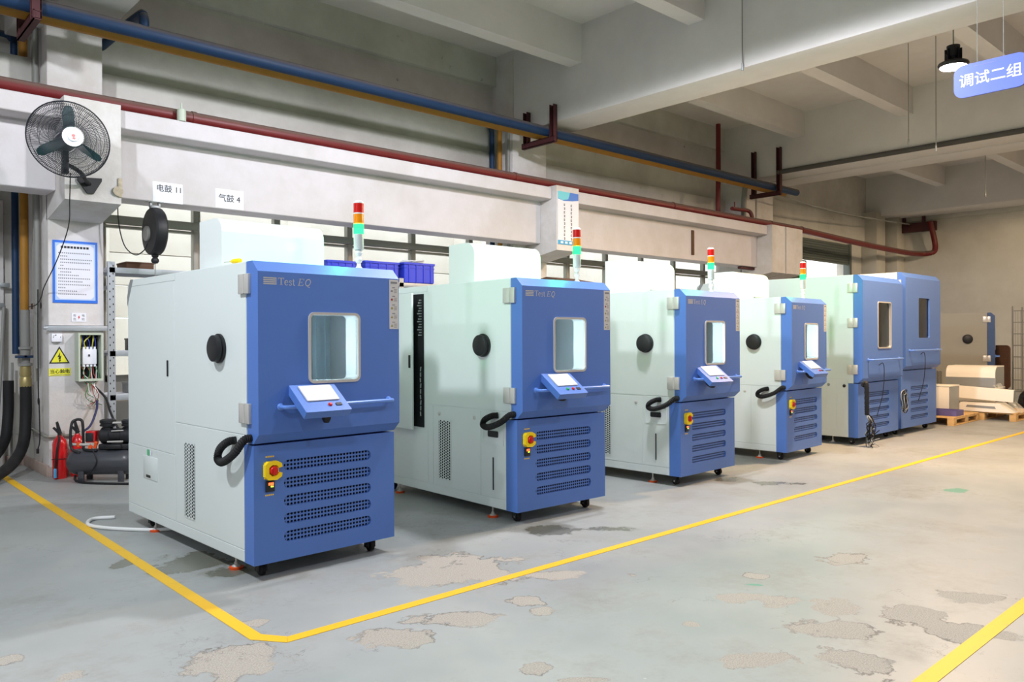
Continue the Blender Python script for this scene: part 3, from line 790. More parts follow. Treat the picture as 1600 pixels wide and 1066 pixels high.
GA = 'blue fronted test chambers with signal towers'
chamber('test chamber nearest the compressor, its lower side plain but for a vent strip', (2.0215, 4.4905, 0), .0289, GA, variant=1, W=1.013, t=.08, s=.122, lit=1)
chamber('test chamber second along the row, its rear electrical door ajar on a dark slot', (4.1257, 4.4595, 0), -.024, GA, ajar=True)
chamber('test chamber third along the row, with a swivelled console and black side display', (6.3311, 4.5181, 0), .0308, GA, con_yaw=-.16)
chamber('test chamber fourth along the row, no side display, beside the tall chambers', (8.5464, 4.614, 0), .0508, GA, variant=3, W=.96, con_yaw=-.1)
GB = 'tall blue fronted chambers without towers'
chamber('tall test chamber with steel framed dark window and black cables at its corner', (10.4654, 4.6306, 0), .0176, GB, W=1.372, H=2.28, zp=.824, ztf=2.205, D=2.5, win=(.492, .93, 1.302, 1.92), lit=0,
        hinges=((2.04, 2.165), (1.575, 1.70), (.95, 1.075)), small=False, barz=1.14, barx=(.17, 1.22), slots=(.345, 1.04, .225, .109), t=.058, name='tall_test_chamber')
chamber('tallest test chamber at the end of the row, window without a frame', (11.9732, 4.6683, 0), .0067, GB, W=1.396, H=2.395, zp=.946, ztf=2.318, D=2.5, win=(.507, .942, 1.43, 2.03), lit=0,
        hinges=((2.16, 2.28), (1.07, 1.19)), small=False, frame=False, barz=1.245, barx=(.14, 1.25), slots=(.36, 1.05, .235, .109), t=.05, name='tall_test_chamber')
chamber('blue edged test chamber in the shade behind the pallets', (17.55, 5.12, 0), .28, 'test chambers parked at the far wall', lit=0, variant=3, top=False, WHITE=mat('grey_shaded_coat', lin(150, 148, 138), .5), BLUE=mat('dark_blue_shaded_coat', lin(48, 78, 124), .5))  # shade on this chamber is put into darker grey and blue coats
# ---------------------------------------------------------------- cables at the tall chambers
P = crv([(10.44, 4.56, .80), (10.43, 4.52, .84), (10.425, 4.50, .80), (10.43, 4.50, .55), (10.435, 4.50, .42)], 8)
b = B(); b.tube(P, [.031 if i % 2 else .027 for i in range(len(P))], 10); sleeve = b.mesh('sleeve')
t = thing('cable_bundle', 'black sleeve and loose cable ends hanging at the corner of a tall chamber', 'cables', (0, 0, 0))
sleeve.materials.append(RUBBER); link('sleeve', sleeve, t)
rnd = random.Random(3)
for k in range(14):
    pts = [(10.435, 4.50, .44)]
    for j in range(5): pts.append((10.44 + rnd.uniform(-.05, .10), 4.48 + rnd.uniform(-.05, .03), .36 - .07 * j + rnd.uniform(-.05, .05)))
    pts.append((10.44 + rnd.uniform(-.12, .12), 4.45 + rnd.uniform(-.1, .05), .012 if k % 3 == 0 else rnd.uniform(.02, .3)))
    b = B(); b.tube(crv(pts, 5), .006, 6); b.obj('cable', RUBBER if k % 4 else GREYM, t)
t = thing('cable_coil', 'coil of grey and black cable hung between the two tall chambers', 'cable', (11.80, 4.60, .52))
for k in range(7):
    b = B(); a = .06 + .012 * (k % 3); b.tube([(rnd.uniform(-.015, .015) + a * math.cos(q / 20 * 6.283), -.02 - .008 * k + .01 * math.sin(q), (a * 2.0) * math.sin(q / 20 * 6.283) + rnd.uniform(-.008, .008)) for q in range(20)], .006, 6, True); b.obj('loop', RUBBER if k % 2 else GREYM, t)
for nm, x, y0, z0, lab in (('hanging_cable', 10.98, 4.55, 1.06, 'thin black cable hanging down the front of the tall chamber with cable bundle'), ('hanging_cable', 12.55, 4.59, 1.18, 'thin black cable hanging down the front of the tallest chamber')):
    b = B(); b.tube(crv([(x, y0 + .02, z0), (x + .03, y0 - .02, z0 + .03), (x + .06, y0 - .025, z0 - .1), (x + .05, y0 - .01, z0 - .38), (x + .03, y0 + .04, z0 - .62), (x + .02, y0 + .06, z0 - .70)], 6), .005, 6)
    b.obj(nm, RUBBER, None, label=lab, cat='cable')

# ---------------------------------------------------------------- hung pipes


def pipe(name, label, pts, r, mt, seg=16, bend=None):
    b = B(); b.tube(crv(pts, 6) if bend else pts, r, seg); return b.obj(name, mt, None, label=label, cat='pipe')


pipe('blue_pipe', 'long blue pipe on the hung brackets, ending in mid air at the far end', [(-13.9, 8.68, 4.668), (16.55, 8.68, 4.668)], .074, PIPEB)
pipe('yellow_pipe', 'long yellow pipe lying beside the blue pipe on the brackets', [(-13.9, 8.875, 4.663), (16.35, 8.875, 4.663)], .08, PIPEY)
t = thing('red_pipe', 'long dark red fire pipe resting on top of the white beam', 'pipe')
b = B(); b.tube([(-13.9, 9.03, 3.955), (17.4, 9.03, 3.955)], .075, 16); b.tube(crv([(17.4, 9.03, 3.955), (20, 9.05, 3.90), (23.2, 9.05, 3.86), (24.3, 8.95, 3.86), (24.52, 8.7, 3.88)], 6), .075, 14); b.tube(crv([(24.52, 8.7, 3.88), (24.56, 8.62, 3.96), (24.5, 8.6, 4.2), (24.5, 8.72, 4.8)], 6), .075, 14); b.obj('run', PIPER, t)
for x in (3.35, 8.3, 12.4, 16.0, 17.4):
    b = B(); b.rev((x, 9.03, 3.955), (1, 0, 0), [(.083, 0), (.083, .05)], 16); b.obj('coupling', PIPER, t)
b = B(); b.tube(crv([(14.45, 9.33, 4.9), (14.45, 9.33, 5.95)], 3), .05, 12); b.tube(crv([(14.45, 9.33, 4.95), (14.45, 9.33, 4.05), (14.5, 9.2, 4.0)], 6), .05, 12); b.obj('riser', PIPER, t)
b = B(); b.tube(crv([(14.6, 9.1, 4.16), (15.1, 9.2, 4.2), (15.35, 9.2, 4.21), (15.42, 9.15, 4.16), (15.42, 9.1, 4.0)], 6), .042, 12); b.rev((14.75, 9.13, 4.2), (0, 0, 1), [(.015, 0), (.015, .12)], 8); b.obj('branch', PIPER, t)
b = B(); b.rev((3.2, 8.905, 3.87), (0, 0, 1), [(.048, 0), (.048, .10), (.044, .13)], 16); b.cyl((3.2, 8.905, 4.0), (3.2, 8.905, 4.07), .012, seg=8)
b.obj('air_valve', BOXG, None, label='small pale capped fitting standing on the beam against the red pipe', cat='fitting')
pipe('blue_branch_pipe', 'blue pipe rising from the main and bending over towards the wall', [(2.74, 8.68, 4.70), (2.74, 8.68, 4.80), (2.735, 8.70, 4.85), (2.73, 8.76, 4.87), (2.70, 9.3, 4.87), (2.68, 9.99, 4.87)], .05, PIPEB, 12, True)
# brackets: two hangers and a channel arm
for nm, x, zt, lab in (('pipe_bracket', 1.70, 5.3, 'maroon steel hanger bracket above the wall fan'), ('pipe_bracket', 8.68, 5.06, 'maroon steel hanger bracket at the middle column'), ('pipe_bracket', 15.53, 5.5, 'maroon steel hanger bracket near the cut ends of the pipes')):
    t = thing(nm, lab, 'bracket', group='pipe hanger brackets')
    for y in (8.555, 9.15):
        b = B(); b.box(x - .015, x + .065, y - .045, y - .035, 4.5, zt); b.box(x - .015, x + .065, y + .035, y + .045, 4.5, zt); b.box(x + .052, x + .068, y - .045, y + .045, 4.5, zt, .002); b.obj('hanger', MAROON, t)
    b = B(); b.box(x - .005, x + .005, 8.50, 9.24, 4.48, 4.572); b.box(x - .005, x + .06, 8.50, 9.24, 4.562, 4.572); b.box(x - .005, x + .06, 8.50, 9.24, 4.48, 4.49); b.obj('arm', MAROON, t)
t = thing('end_bracket', 'maroon steel bracket carrying the red pipe in the far corner', 'bracket')
for y in (9.5, 8.95):
    b = B(); b.box(24.6, 24.68, y - .04, y + .04, 4.75, 5.25); b.obj('hanger', MAROON, t)
b = B(); b.box(24.58, 24.7, 8.6, 9.62, 4.55, 4.82, .01); b.obj('arm', MAROON, t)
# risers on column sides
for nm, lab, pts, r_, mt in (
        ('riser_pipe', 'thin blue riser pipe at the left column, bending towards the wall', [(1.2, 10.50, 4.93), (1.75, 10.47, 4.93), (1.86, 10.45, 4.88), (1.885, 10.44, 4.75), (1.885, 10.44, 3.0), (1.885, 10.44, 1.3)], .036, PIPEB),
        ('riser_pipe', 'yellow riser pipe beside the left column, worn grey at the foot', [(1.915, 10.13, 4.9), (1.915, 10.13, 3), (1.915, 10.13, 1.78)], .043, PIPEY),
        ('conduit', 'grey conduit against the side of the left column', [(1.965, 9.76, 4.9), (1.965, 9.76, 2), (1.965, 9.76, 1.15)], .028, CONDUIT),
        ('conduit', 'thin pale conduit between the yellow riser and the column edge', [(1.975, 9.92, 4.9), (1.975, 9.92, 2), (1.975, 9.92, 1.0)], .018, ALU),
        ('riser_pipe', 'blue riser pipe with an elbow at the middle column', [(8.58, 9.98, 5.0), (8.59, 9.94, 5.0), (8.60, 9.9, 4.93), (8.60, 9.88, 4.7), (8.60, 9.88, 3.5), (8.60, 9.88, .01)], .042, PIPEB),
        ('riser_pipe', 'yellow riser pipe at the middle column', [(8.61, 9.70, 5.0), (8.61, 9.70, 3.5), (8.61, 9.70, .01)], .04, PIPEY),
        ('conduit', 'grey conduit on the side of the middle column', [(8.65, 9.53, 4.95), (8.65, 9.53, 3.5), (8.65, 9.53, .01)], .025, CONDUIT),
        ('conduit', 'thick grey downpipe at the far column below the last bracket', [(15.58, 9.36, 4.9), (15.58, 9.40, 4.6), (15.58, 9.42, 4.2), (15.58, 9.42, 3.92)], .06, CONDUIT),
        ('roof_cable', 'slack cable from the cut pipe ends to the far corner', [(16.3, 8.9, 4.6), (18.5, 8.95, 4.55), (21, 9.1, 4.62), (24.5, 9.3, 4.78)], .02, CONDUIT),
        ('beam_gap_tube', 'dark grey tube standing in for the gap between the far beams', [(15.57, 8.6, 4.97), (15.57, 6, 4.97), (15.57, 2, 4.97), (15.57, -6, 4.97)], .05, mat('dark_gap_grey', lin(84, 82, 80), .6))):  # dark tube put in for the shaded gap between the beams
    pipe(nm, lab, pts, r_, mt, 12, True)
b = B(); b.box(1.962, 2.008, 9.80, 10.06, 1.80, 1.86); b.obj('pipe_clamp', WOODD, None, label='rusty clamp box holding the riser pipes to the left column', cat='clamp')
for z, x0, x1, lab in ((2.06, 1.50, 1.85, 'short upper door bar beside the blue riser'), (1.83, 1.42, 1.80, 'short lower door bar beside the blue riser')):
    b = B(); b.box(x0 + .25, x1, 10.53, 10.57, z, z + .05, .006); b.box(x0 + .27, x0 + .31, 10.57, 10.61, z, z + .05); b.obj('door_bar', GREYM, None, label=lab, cat='bar')

# valve, coupling and black hoses at the left
t = thing('valve_hose', 'black hose hanging from a brass coupling and valve under the yellow riser', 'hose')
b = B(); b.rev((1.915, 10.1, .93), (0, 0, 1), [(.055, 0), (.06, .02), (.06, .10), (.05, .12), (.06, .14), (.052, .24)], 16); b.obj('coupling', BRASS, t)
b = B(); b.rev((1.915, 10.1, 1.17), (0, 0, 1), [(.068, 0), (.068, .03), (.045, .035), (.05, .18), (.068, .185), (.068, .21), (.045, .215), (.045, .62)], 16); b.obj('valve_body', CONDUIT, t)
b = B(); b.box(1.80, 2.0, 10.0, 10.03, 1.26, 1.29, .006); b.cyl((1.9, 10.1, 1.275), (1.9, 10.0, 1.275), .015, seg=8); b.obj('lever', PIPEB, t)
b = B(); b.tube(crv([(1.915, 10.1, .95), (1.91, 10.08, .6), (1.86, 9.95, .32), (1.72, 9.7, .16), (1.5, 9.35, .08), (1.25, 9.0, .062)], 8), .058, 12); b.obj('hose', RUBBER, t)
pipe('black_hose', 'second black hose curving down behind the brass coupling', [(1.80, 10.38, 1.0), (1.79, 10.36, .6), (1.72, 10.2, .32), (1.5, 9.9, .14), (1.15, 9.5, .062)], .055, RUBBER, 12, True)
for pts, r_, lab in (([(1.79, 10.55, 1.85), (1.72, 10.4, .9), (1.60, 10.12, .02)], .018, 'thin grey rod leaning down to the floor at the left'), ([(1.86, 10.5, 1.2), (1.84, 10.45, .6), (1.83, 10.42, .02)], .014, 'thin grey rod standing beside the black hoses')):
    pipe('thin_rod', lab, pts, r_, CONDUIT, 8)
pipe('low_pipe', 'pair of thin pale pipes running low around the left column', [(1.97, 10.4, .46), (1.985, 10.2, .46), (1.985, 9.5, .43), (2.0, 9.47, .43), (2.3, 9.47, .43)], .016, ALU, 8)
t = thing('pull_cord', 'black lead with a loop hanging by the column conduit', 'cord')
b = B(); b.tube(crv([(1.955, 9.68, 2.0), (1.95, 9.67, 1.5), (1.95, 9.66, .85), (1.955, 9.66, .78), (1.96, 9.66, .4), (1.94, 9.66, .28)], 6), .006, 6); b.tube([(1.95, 9.655 + .035 * math.cos(a / 12 * 6.283), .80 + .035 * math.sin(a / 12 * 6.283)) for a in range(12)], .005, 6, True); b.cyl((1.94, 9.66, .24), (1.94, 9.66, .29), .014, seg=8); b.obj('lead', RUBBER, t)

# ---------------------------------------------------------------- wall fan
fan = thing('wall_fan', 'large black wall fan with three dark teal blades above the column poster', 'fan', (1.925, 8.2, 3.33))
Rf = .352


def guard(sgn, name):
    b = B()
    prof = [(.10, -.11), (.20, -.10), (.28, -.07), (.335, -.02), (Rf, .03)] if sgn < 0 else [(.10, .17), (.22, .155), (.30, .12), (.34, .07), (Rf, .03)]
    for k in range(130):
        a = 2 * math.pi * k / 130; sw_ = .0 if sgn > 0 else .22
        pts = []
        for q, (rr_, y) in enumerate(prof):
            aa = a + sw_ * (1 - q / 4); pts.append((rr_ * math.cos(aa), y, rr_ * math.sin(aa)))
        b.tube(pts, .0023, 3)
    for rr_, y in (prof[0], prof[1], prof[2], prof[3]):
        b.tube([(rr_ * math.cos(k / 40 * 6.2832), y, rr_ * math.sin(k / 40 * 6.2832)) for k in range(40)], .0024, 4, True)
    o = b.obj(name, WIRE, fan, normals=False, kind='stuff'); return o


guard(-1, 'front_guard'); guard(1, 'rear_guard')
b = B(); b.tube([(Rf * math.cos(k / 48 * 6.2832), .03, Rf * math.sin(k / 48 * 6.2832)) for k in range(48)], .006, 6, True); b.obj('rim', WIRE, fan)
b = B(); b.rev((0, -.118, 0), (0, 1, 0), [(.001, -.008), (.043, -.006), (.047, 0), (.047, .012), (.09, .014)], 24); b.obj('centre_cap', PAPER, fan)
b = B(); b.poly(FR(-.1265), arc(0, .006, .016, .014, 0, 330, 10)); b.poly(FR(-.1265), arc(.004, -.018, .014, .010, 0, 330, 10)); b.obj('cap_print', mat('pink_print', lin(214, 130, 130), .5), fan)
for a in (92, 212, 330):
    b = B(); ca, sa = math.cos(R(a)), math.sin(R(a)); rows = []
    for q in range(9):
        rad = .05 + .262 * q / 8; hw = (.03, .037, .042, .044, .045, .045, .043, .038, .02)[q]; tw_ = .03
        rows.append([Vector((rad * ca - sgn * hw * sa, .02 + sgn * tw_ * (hw / .052), rad * sa + sgn * hw * ca)) for sgn in (-1, 1)])
    top_ = [[b.v(p.x, p.y - .002, p.z) for p in rw] for rw in rows]; bot = [[b.v(p.x, p.y + .002, p.z) for p in rw] for rw in rows]
    for q in range(8):
        b.f((top_[q][0], top_[q][1], top_[q + 1][1], top_[q + 1][0])); b.f((bot[q][1], bot[q][0], bot[q + 1][0], bot[q + 1][1]))
        for s_ in (0, 1): b.f((top_[q][s_], top_[q + 1][s_], bot[q + 1][s_], bot[q][s_]))
    b.f((top_[0][0], bot[0][0], bot[0][1], top_[0][1])); b.f((top_[8][0], top_[8][1], bot[8][1], bot[8][0]))
    b.obj('blade', FANB, fan, ang=60)
b = B(); b.rev((0, -.02, 0), (0, 1, 0), [(.05, 0), (.055, .02), (.03, .06), (.075, .08), (.088, .12), (.088, .26), (.07, .30), (.001, .31)], 22); b.obj('motor', BLACK, fan)
b = B(); b.box(-.025, .025, .14, .22, -.30, -.08, .008); b.tube(crv([(.0, .2, -.2), (.07, .26, -.205), (.17, .33, -.24), (.235, .43, -.28), (.28, .52, -.30), (.31, .565, -.30)], 6), .02, 10); b.obj('arm', BLACK, fan)
b = B(); b.prism([(.20, -.245), (.42, -.23), (.42, -.26), (.345, -.395), (.285, -.395), (.20, -.275)], FR(.58), 0, .03); b.obj('wall_bracket', BLACK, fan)
b = B(); b.tube(crv([(.05, .2, -.28), (.10, .45, -.50), (.10, .50, -.75), (.06, .75, -1.05), (.03, 1.2, -1.32), (.02, 1.27, -1.42), (-.02, 1.30, -1.5), (-.05, 1.5, -1.52)], 8), .005, 6); b.obj('power_cord', RUBBER, fan)

# ---------------------------------------------------------------- hose reel and paper signs under the beam
t = thing('cable_reel', 'round dark cable reel hung under the beam below the left paper sign', 'reel', (3.0, 9.18, 2.66))
t.rotation_euler = (0, 0, .0)
b = B(); b.rev((-.075, 0, 0), (1, 0, 0), [(.12, 0), (.245, .012), (.262, .03), (.268, .075), (.262, .12), (.245, .138), (.12, .15)], 32); b.obj('case', BLACK, t)
b = B(); b.rev((-.076, 0, -.03), (-1, 0, 0), [(.085, 0), (.085, .02), (.075, .03), (.001, .03)], 22); b.obj('side_label', CONDUIT, t)
b = B(); b.box(-.05, .05, -.04, .04, .24, .29, .01); b.box(-.055, -.035, -.02, .02, .27, .335); b.box(.035, .055, -.02, .02, .27, .335); b.box(-.08, .08, -.05, .05, .325, .332); b.obj('hanger', GREYM, t)
b = B(); b.rev((0, 0, -.36), (0, 0, 1), [(.001, 0), (.03, .008), (.042, .03), (.04, .05), (.025, .07), (.035, .08), (.04, .11)], 16); b.obj('stopper', BLACK, t)
b = B(); b.cyl((0, 0, -.90), (0, 0, -.35), .005, seg=6); b.obj('cable', CONDUIT, t)
b = B(); b.tube(crv([(-.36, .1, .34), (-.35, .08, .05), (-.30, .05, -.18), (-.2, .03, -.27), (-.12, 0, -.22), (-.08, 0, -.14)], 8), .006, 6); b.box(-.375, -.345, .07, .13, .33, .40, .004); b.obj('supply_lead', RUBBER, t)


def paper_sign(name, label, x0, x1, z0, z1, y, s, size, tx, tz):
    t = thing(name, label, 'sign', (0, 0, 0), group='paper signs on the beam')
    b = B(); b.box(x0, x1, y - .002, y - .0005, z0, z1); b.obj('sheet', PAPER, t)
    lettering(s, size, FRo(tx, y - .0025, tz), 0, INK, t, .0006)


FRo = lambda x, y, z: (lambda u, v, w_: (x + u, y - w_, z + v))
paper_sign('paper_sign', 'white paper sign 电鼓 11 on the beam above the cable reel', 2.966, 3.292, 2.99, 3.215, 9.14, '电鼓 11', .088, 3.0, 3.115)
paper_sign('paper_sign', 'white paper sign 气鼓 4 on the beam, right of the reel', 3.667, 4.006, 3.0, 3.225, 9.14, '气鼓 4', .096, 3.70, 3.085)
b = B(); b.box(2.50, 2.545, 8.76, 8.782, 2.93, 3.13, .01); b.rev((2.5, 8.762, 2.99), (0, -1, 0), [(.05, 0), (.05, .01), (.001, .014)], 12); b.obj('anchor_plate', mat('rusty_plaster', lin(196, 184, 164), .9, var=.4, vscale=30), None, label='rusty stained anchor plate at the lower corner of the left corbel', cat='plate')

# ---------------------------------------------------------------- things on the left column
t = thing('rules_poster', 'blue bordered rules poster on the left column', 'poster')
b = B(); b.box(2.056, 2.492, 9.490, 9.499, 1.855, 2.525); b.obj('border', PBLUE, t)
b = B(); ch = .03; x0, x1, z0, z1 = 2.092, 2.456, 1.897, 2.487
b.poly(FR(9.4895), [(x0 - .014, z0 - .012), (x1 + .014, z0 - .012), (x1 + .014, z1 + .012), (x0 - .014, z1 + .012)]); b.obj('light_band', mat('poster_light_blue', lin(176, 200, 240), .4), t)
b = B(); b.poly(FR(9.489), [(x0 + ch, z0), (x1 - ch, z0), (x1, z0 + ch), (x1, z1 - ch), (x1 - ch, z1), (x0 + ch, z1), (x0, z1 - ch), (x0, z0 + ch)]); b.obj('sheet', PWHITE, t)
b = B()
for k in range(9): b.quad(FR(9.4885), 2.133 + .031 * k, 2.157 + .031 * k, 2.442, 2.466)
b.obj('title_print', INK, t, kind='stuff')
b = B()
for k, (ind, n_) in enumerate(((.0, 17), (.02, 4), (.02, 17), (.02, 16), (.02, 2), (0, 17), (.02, 6), (0, 11), (0, 17), (0, 13), (0, 17), (0, 4), (0, 10), (0, 15))):
    for j in range(n_): b.quad(FR(9.4885), 2.108 + ind + .0185 * j, 2.119 + ind + .0185 * j, 2.385 - .034 * k, 2.397 - .034 * k)
b.obj('small_print', INKG, t, kind='stuff')
t = thing('notice', 'small white notice with red lightning bolt between four characters', 'sign')
b = B(); b.box(2.234, 2.378, 9.493, 9.499, 1.653, 1.748); b.obj('sheet', PAPER, t)
for s_, x, z in (('有', 2.248, 1.708), ('电', 2.332, 1.708), ('危', 2.248, 1.668), ('险', 2.332, 1.668)): lettering(s_, .032, FRo(x, 9.4925, z), 0, INK, t)
b = B(); b.poly(FR(9.4925), [(2.312, 1.725), (2.293, 1.698), (2.303, 1.698), (2.298, 1.675), (2.318, 1.706), (2.307, 1.706)]); b.obj('bolt', RED, t)
t = thing('warning_triangle', 'yellow electric shock triangle on the left column', 'sign')
tri = lambda s: [(2.1155 - .098 * s, 1.265 - .060 * s), (2.1155 + .098 * s, 1.265 - .060 * s), (2.1155, 1.265 + .122 * s)]
b = B(); b.prism(tri(1), FR(9.499), 0, .004); b.obj('black_border', INK, t)
b = B(); b.poly(FR(9.4945), tri(.80)); b.obj('yellow_field', mat('sign_yellow', lin(232, 226, 56), .5), t)
b = B(); b.poly(FR(9.494), [(2.122, 1.325), (2.096, 1.270), (2.112, 1.274), (2.104, 1.248), (2.118, 1.252)]); b.poly(FR(9.494), [(2.118, 1.278), (2.134, 1.292), (2.124, 1.238), (2.132, 1.240), (2.117, 1.216), (2.109, 1.240), (2.116, 1.240)]); b.obj('bolt', INK, t)
t = thing('warning_plate', 'yellow strip reading 当心触电 below the shock triangle', 'sign')
b = B(); b.box(2.016, 2.222, 9.494, 9.499, 1.072, 1.152); b.obj('plate', bpy.data.materials['sign_yellow'], t)
lettering('当心触电', .048, FRo(2.023, 9.4935, 1.102), 0, INK, t, .0006)
b = B()
for k in range(16): b.quad(FR(9.4935), 2.03 + .0115 * k, 2.039 + .0115 * k, 1.079, 1.086)
b.obj('small_print', INKG, t, kind='stuff')
t = thing('wall_socket', 'white wall socket box under the grey rail', 'socket')
b = B(); b.box(2.034, 2.134, 9.45, 9.5, 1.435, 1.525, .006); b.obj('case', PAPER, t)
b = B()
for u, v in ((2.055, 1.50), (2.068, 1.506), (2.075, 1.506), (2.05, 1.485), (2.118, 1.485)): b.quad(FR(9.4495), u - .003, u + .003, v - .006, v + .006)
b.obj('socket_holes', INK, t, kind='stuff')
t = thing('breaker_box', 'open pale green breaker box with white breaker and loose wires', 'electrical box')
b = B(); b.plate([(2.262, 1.01), (2.505, 1.01), (2.505, 1.53), (2.262, 1.53)], [[(2.280, 1.035), (2.487, 1.035), (2.487, 1.508), (2.280, 1.508)]], FR(9.34), 0, -.155); b.obj('box', BOXG, t)
b = B(); b.box(2.27, 2.5, 9.485, 9.496, 1.02, 1.52); b.obj('back_plate', HOLE, t)
b = B(); b.box(2.318, 2.457, 9.40, 9.48, 1.19, 1.355, .006)
for k in range(4):
    for z in (1.165, 1.345): b.box(2.322 + .036 * k, 2.342 + .036 * k, 9.41, 9.47, z, z + .035)
b.obj('breaker', PAPER, t); b = B(); b.box(2.372, 2.386, 9.385, 9.40, 1.275, 1.298, .002); b.obj('breaker_lever', INK, t)
rnd = random.Random(11)
cols = [mat('wire_yellow', lin(206, 204, 80), .5), mat('wire_red', lin(150, 50, 40), .5), RUBBER, mat('wire_green', lin(60, 120, 70), .5), mat('wire_blue', lin(60, 80, 190), .5), HOSEW]
for k in range(18):
    x = 2.30 + .0095 * k; c = cols[k % 6]
    b = B()
    if k % 2: pts = [(x, 9.43, 1.17), (x + rnd.uniform(-.03, .03), 9.40, 1.09), (x + rnd.uniform(-.03, .03), 9.37, 1.03), (2.36 + rnd.uniform(-.05, .06), 9.38, .97)]
    else: pts = [(x, 9.43, 1.36), (x + rnd.uniform(-.03, .03), 9.39, 1.43), (x + rnd.uniform(-.04, .04), 9.41, 1.50)]
    b.tube(crv(pts, 5), .004 if k % 3 else .006, 6); b.obj('wire', c, t)
for k in range(7):
    xe = 2.28 + .05 * k
    b = B(); b.tube(crv([(2.36 + .01 * k, 9.38, 1.0), (2.38 + rnd.uniform(-.06, .08), 9.36, .88), (2.40 + rnd.uniform(-.08, .08), 9.40, .80), (2.42 + rnd.uniform(-.05, .1), 9.44, .74)], 6), .004, 6); b.obj('wire', cols[(k * 2 + 5) % 6], t)
for pts, lab, c in (([(2.46, 9.42, .80), (2.43, 9.32, .70), (2.34, 9.2, .55), (2.24, 9.08, .50)], 'dark blue lead from the breaker box to the compressor switch', mat('navy_lead', lin(50, 52, 92), .5)), ([(2.42, 9.40, .96), (2.53, 9.36, .82), (2.56, 9.28, .66), (2.62, 9.2, .48), (2.75, 9.05, .28), (2.9, 8.9, .12), (3.1, 8.75, .02)], 'thick black lead from the breaker box down behind the compressor', RUBBER)):
    b = B(); b.tube(crv(pts, 8), .012, 8); b.obj('power_lead', c, None, label=lab, cat='cable')
b = B(); b.box(1.985, 2.60, 9.455, 9.462, 1.555, 1.612, .001); b.box(1.985, 2.60, 9.455, 9.50, 1.606, 1.612); b.cyl((1.96, 9.47, 1.585), (2.0, 9.47, 1.585), .02, seg=10)
b.obj('steel_rail', GALV, None, label='grey steel angle rail fixed across the left column', cat='rail')

# extinguishers
for k, (x, y, lab) in enumerate(((2.075, 9.33, 'red fire extinguisher at the corner of the left column'), (2.25, 9.36, 'red fire extinguisher half hidden behind the compressor'))):
    t = thing('fire_extinguisher', lab, 'fire extinguisher', (x, y, 0), group='fire extinguishers by the column')
    b = B(); b.rev((0, 0, 0), (0, 0, 1), [(.062, 0), (.068, .012), (.068, .36), (.058, .405), (.03, .435), (.022, .455)], 22); b.obj('cylinder', EXTR, t)
    b = B(); b.rev((0, 0, .45), (0, 0, 1), [(.02, 0), (.02, .04), (.012, .05)], 12); b.prism([(-.02, .49), (.02, .48), (-.015, .60), (-.035, .59)], FR(0), -.012, .012); b.prism([(-.02, .475), (.03, .47), (-.05, .545), (-.065, .53)], FR(0), -.01, .01); b.obj('lever', BLACK, t)
    if k == 0:
        b = B(); b.tube(crv([(-.0, -.02, .48), (-.02, -.08, .44), (-.045, -.09, .30), (-.055, -.085, .17), (-.06, -.08, .10)], 6), .011, 8); b.obj('hose', RUBBER, t)
        b = B(); b.rev((-.06, -.08, .02), (0, 0, 1), [(.016, 0), (.016, .09), (.01, .10)], 10); b.obj('nozzle', mat('blue_nozzle', lin(80, 160, 210), .4), t)
        b = B(); b.tube([(-.09, -.06, .21), (.07, -.075, .21)], .004, 6); b.obj('strap', BLACK, t)

# compressor
cp = thing('air_compressor', 'dark grey air compressor with twin motor heads by the left column', 'compressor', (2.37, 8.86, 0), -.70)
b = B(); b.rev((-.36, 0, .20), (1, 0, 0), [(.001, 0), (.05, .008), (.10, .035), (.128, .075), (.135, .12), (.135, .60), (.128, .645), (.10, .685), (.05, .712), (.001, .72)], 28); b.obj('tank', TANK, cp, ang=60)
b = B(); b.tube(crv([(-.19, -.09, .30), (-.27, -.09, .34), (-.29, -.08, .45), (-.285, -.06, .60), (-.25, -.04, .635), (-.20, -.04, .63), (-.185, -.04, .58), (-.18, -.04, .38), (-.165, -.06, .335), (-.10, -.08, .325), (-.02, -.085, .325)], 7), .014, 10); b.obj('carry_handle', BLACK, cp)
b = B(); b.rev((-.02, 0, .47), (1, 0, 0), [(.06, 0), (.085, .02), (.085, .10), (.07, .11), (.07, .22), (.085, .23), (.085, .33), (.06, .35)], 20)
b.box(-.02, .31, -.07, .07, .33, .385, .01); b.obj('motor', BLACK, cp)
for x in (.05, .27):
    b = B(); b.rev((x, 0, .53), (0, 0, 1), [(.05, 0), (.05, .03), (.075, .035), (.078, .05), (.07, .055), (.07, .065), (.078, .07), (.078, .095), (.06, .105), (.001, .107)], 20); b.obj('cylinder_head', BLACK, cp)
b = B(); b.cyl((.11, -.03, .60), (.21, -.03, .60), .012, seg=10); b.cyl((.08, -.08, .41), (.24, -.09, .415), .009, seg=8); b.cyl((.12, -.078, .52), (.24, -.078, .525), .006, seg=8); b.obj('tie_rod', CHROME, cp)
b = B(); b.box(.06, .22, -.10, -.04, .335, .385, .012); b.obj('filter_box', BLACK, cp)
b = B(); b.box(-.15, -.05, -.06, .04, .40, .52, .008); b.obj('pressure_switch', EXTR, cp)
b = B(); b.box(-.15, -.07, -.064, -.058, .41, .50, .004); b.obj('switch_cover', BLACK, cp)
b = B(); b.cyl((-.30, -.06, .385), (-.10, -.06, .38), .014, seg=10); b.rev((-.22, -.06, .36), (0, 0, 1), [(.018, 0), (.02, .02), (.018, .045)], 10, 1); b.rev((-.06, -.05, .345), (.3, 0, 1), [(.018, 0), (.016, .03), (.022, .06), (.014, .07)], 10, 1); b.rev((-.09, -.07, .36), (0, -1, 0), [(.02, 0), (.02, .02)], 12, 1); b.obj('outlet_manifold', [CHROME, ORANGE], cp)
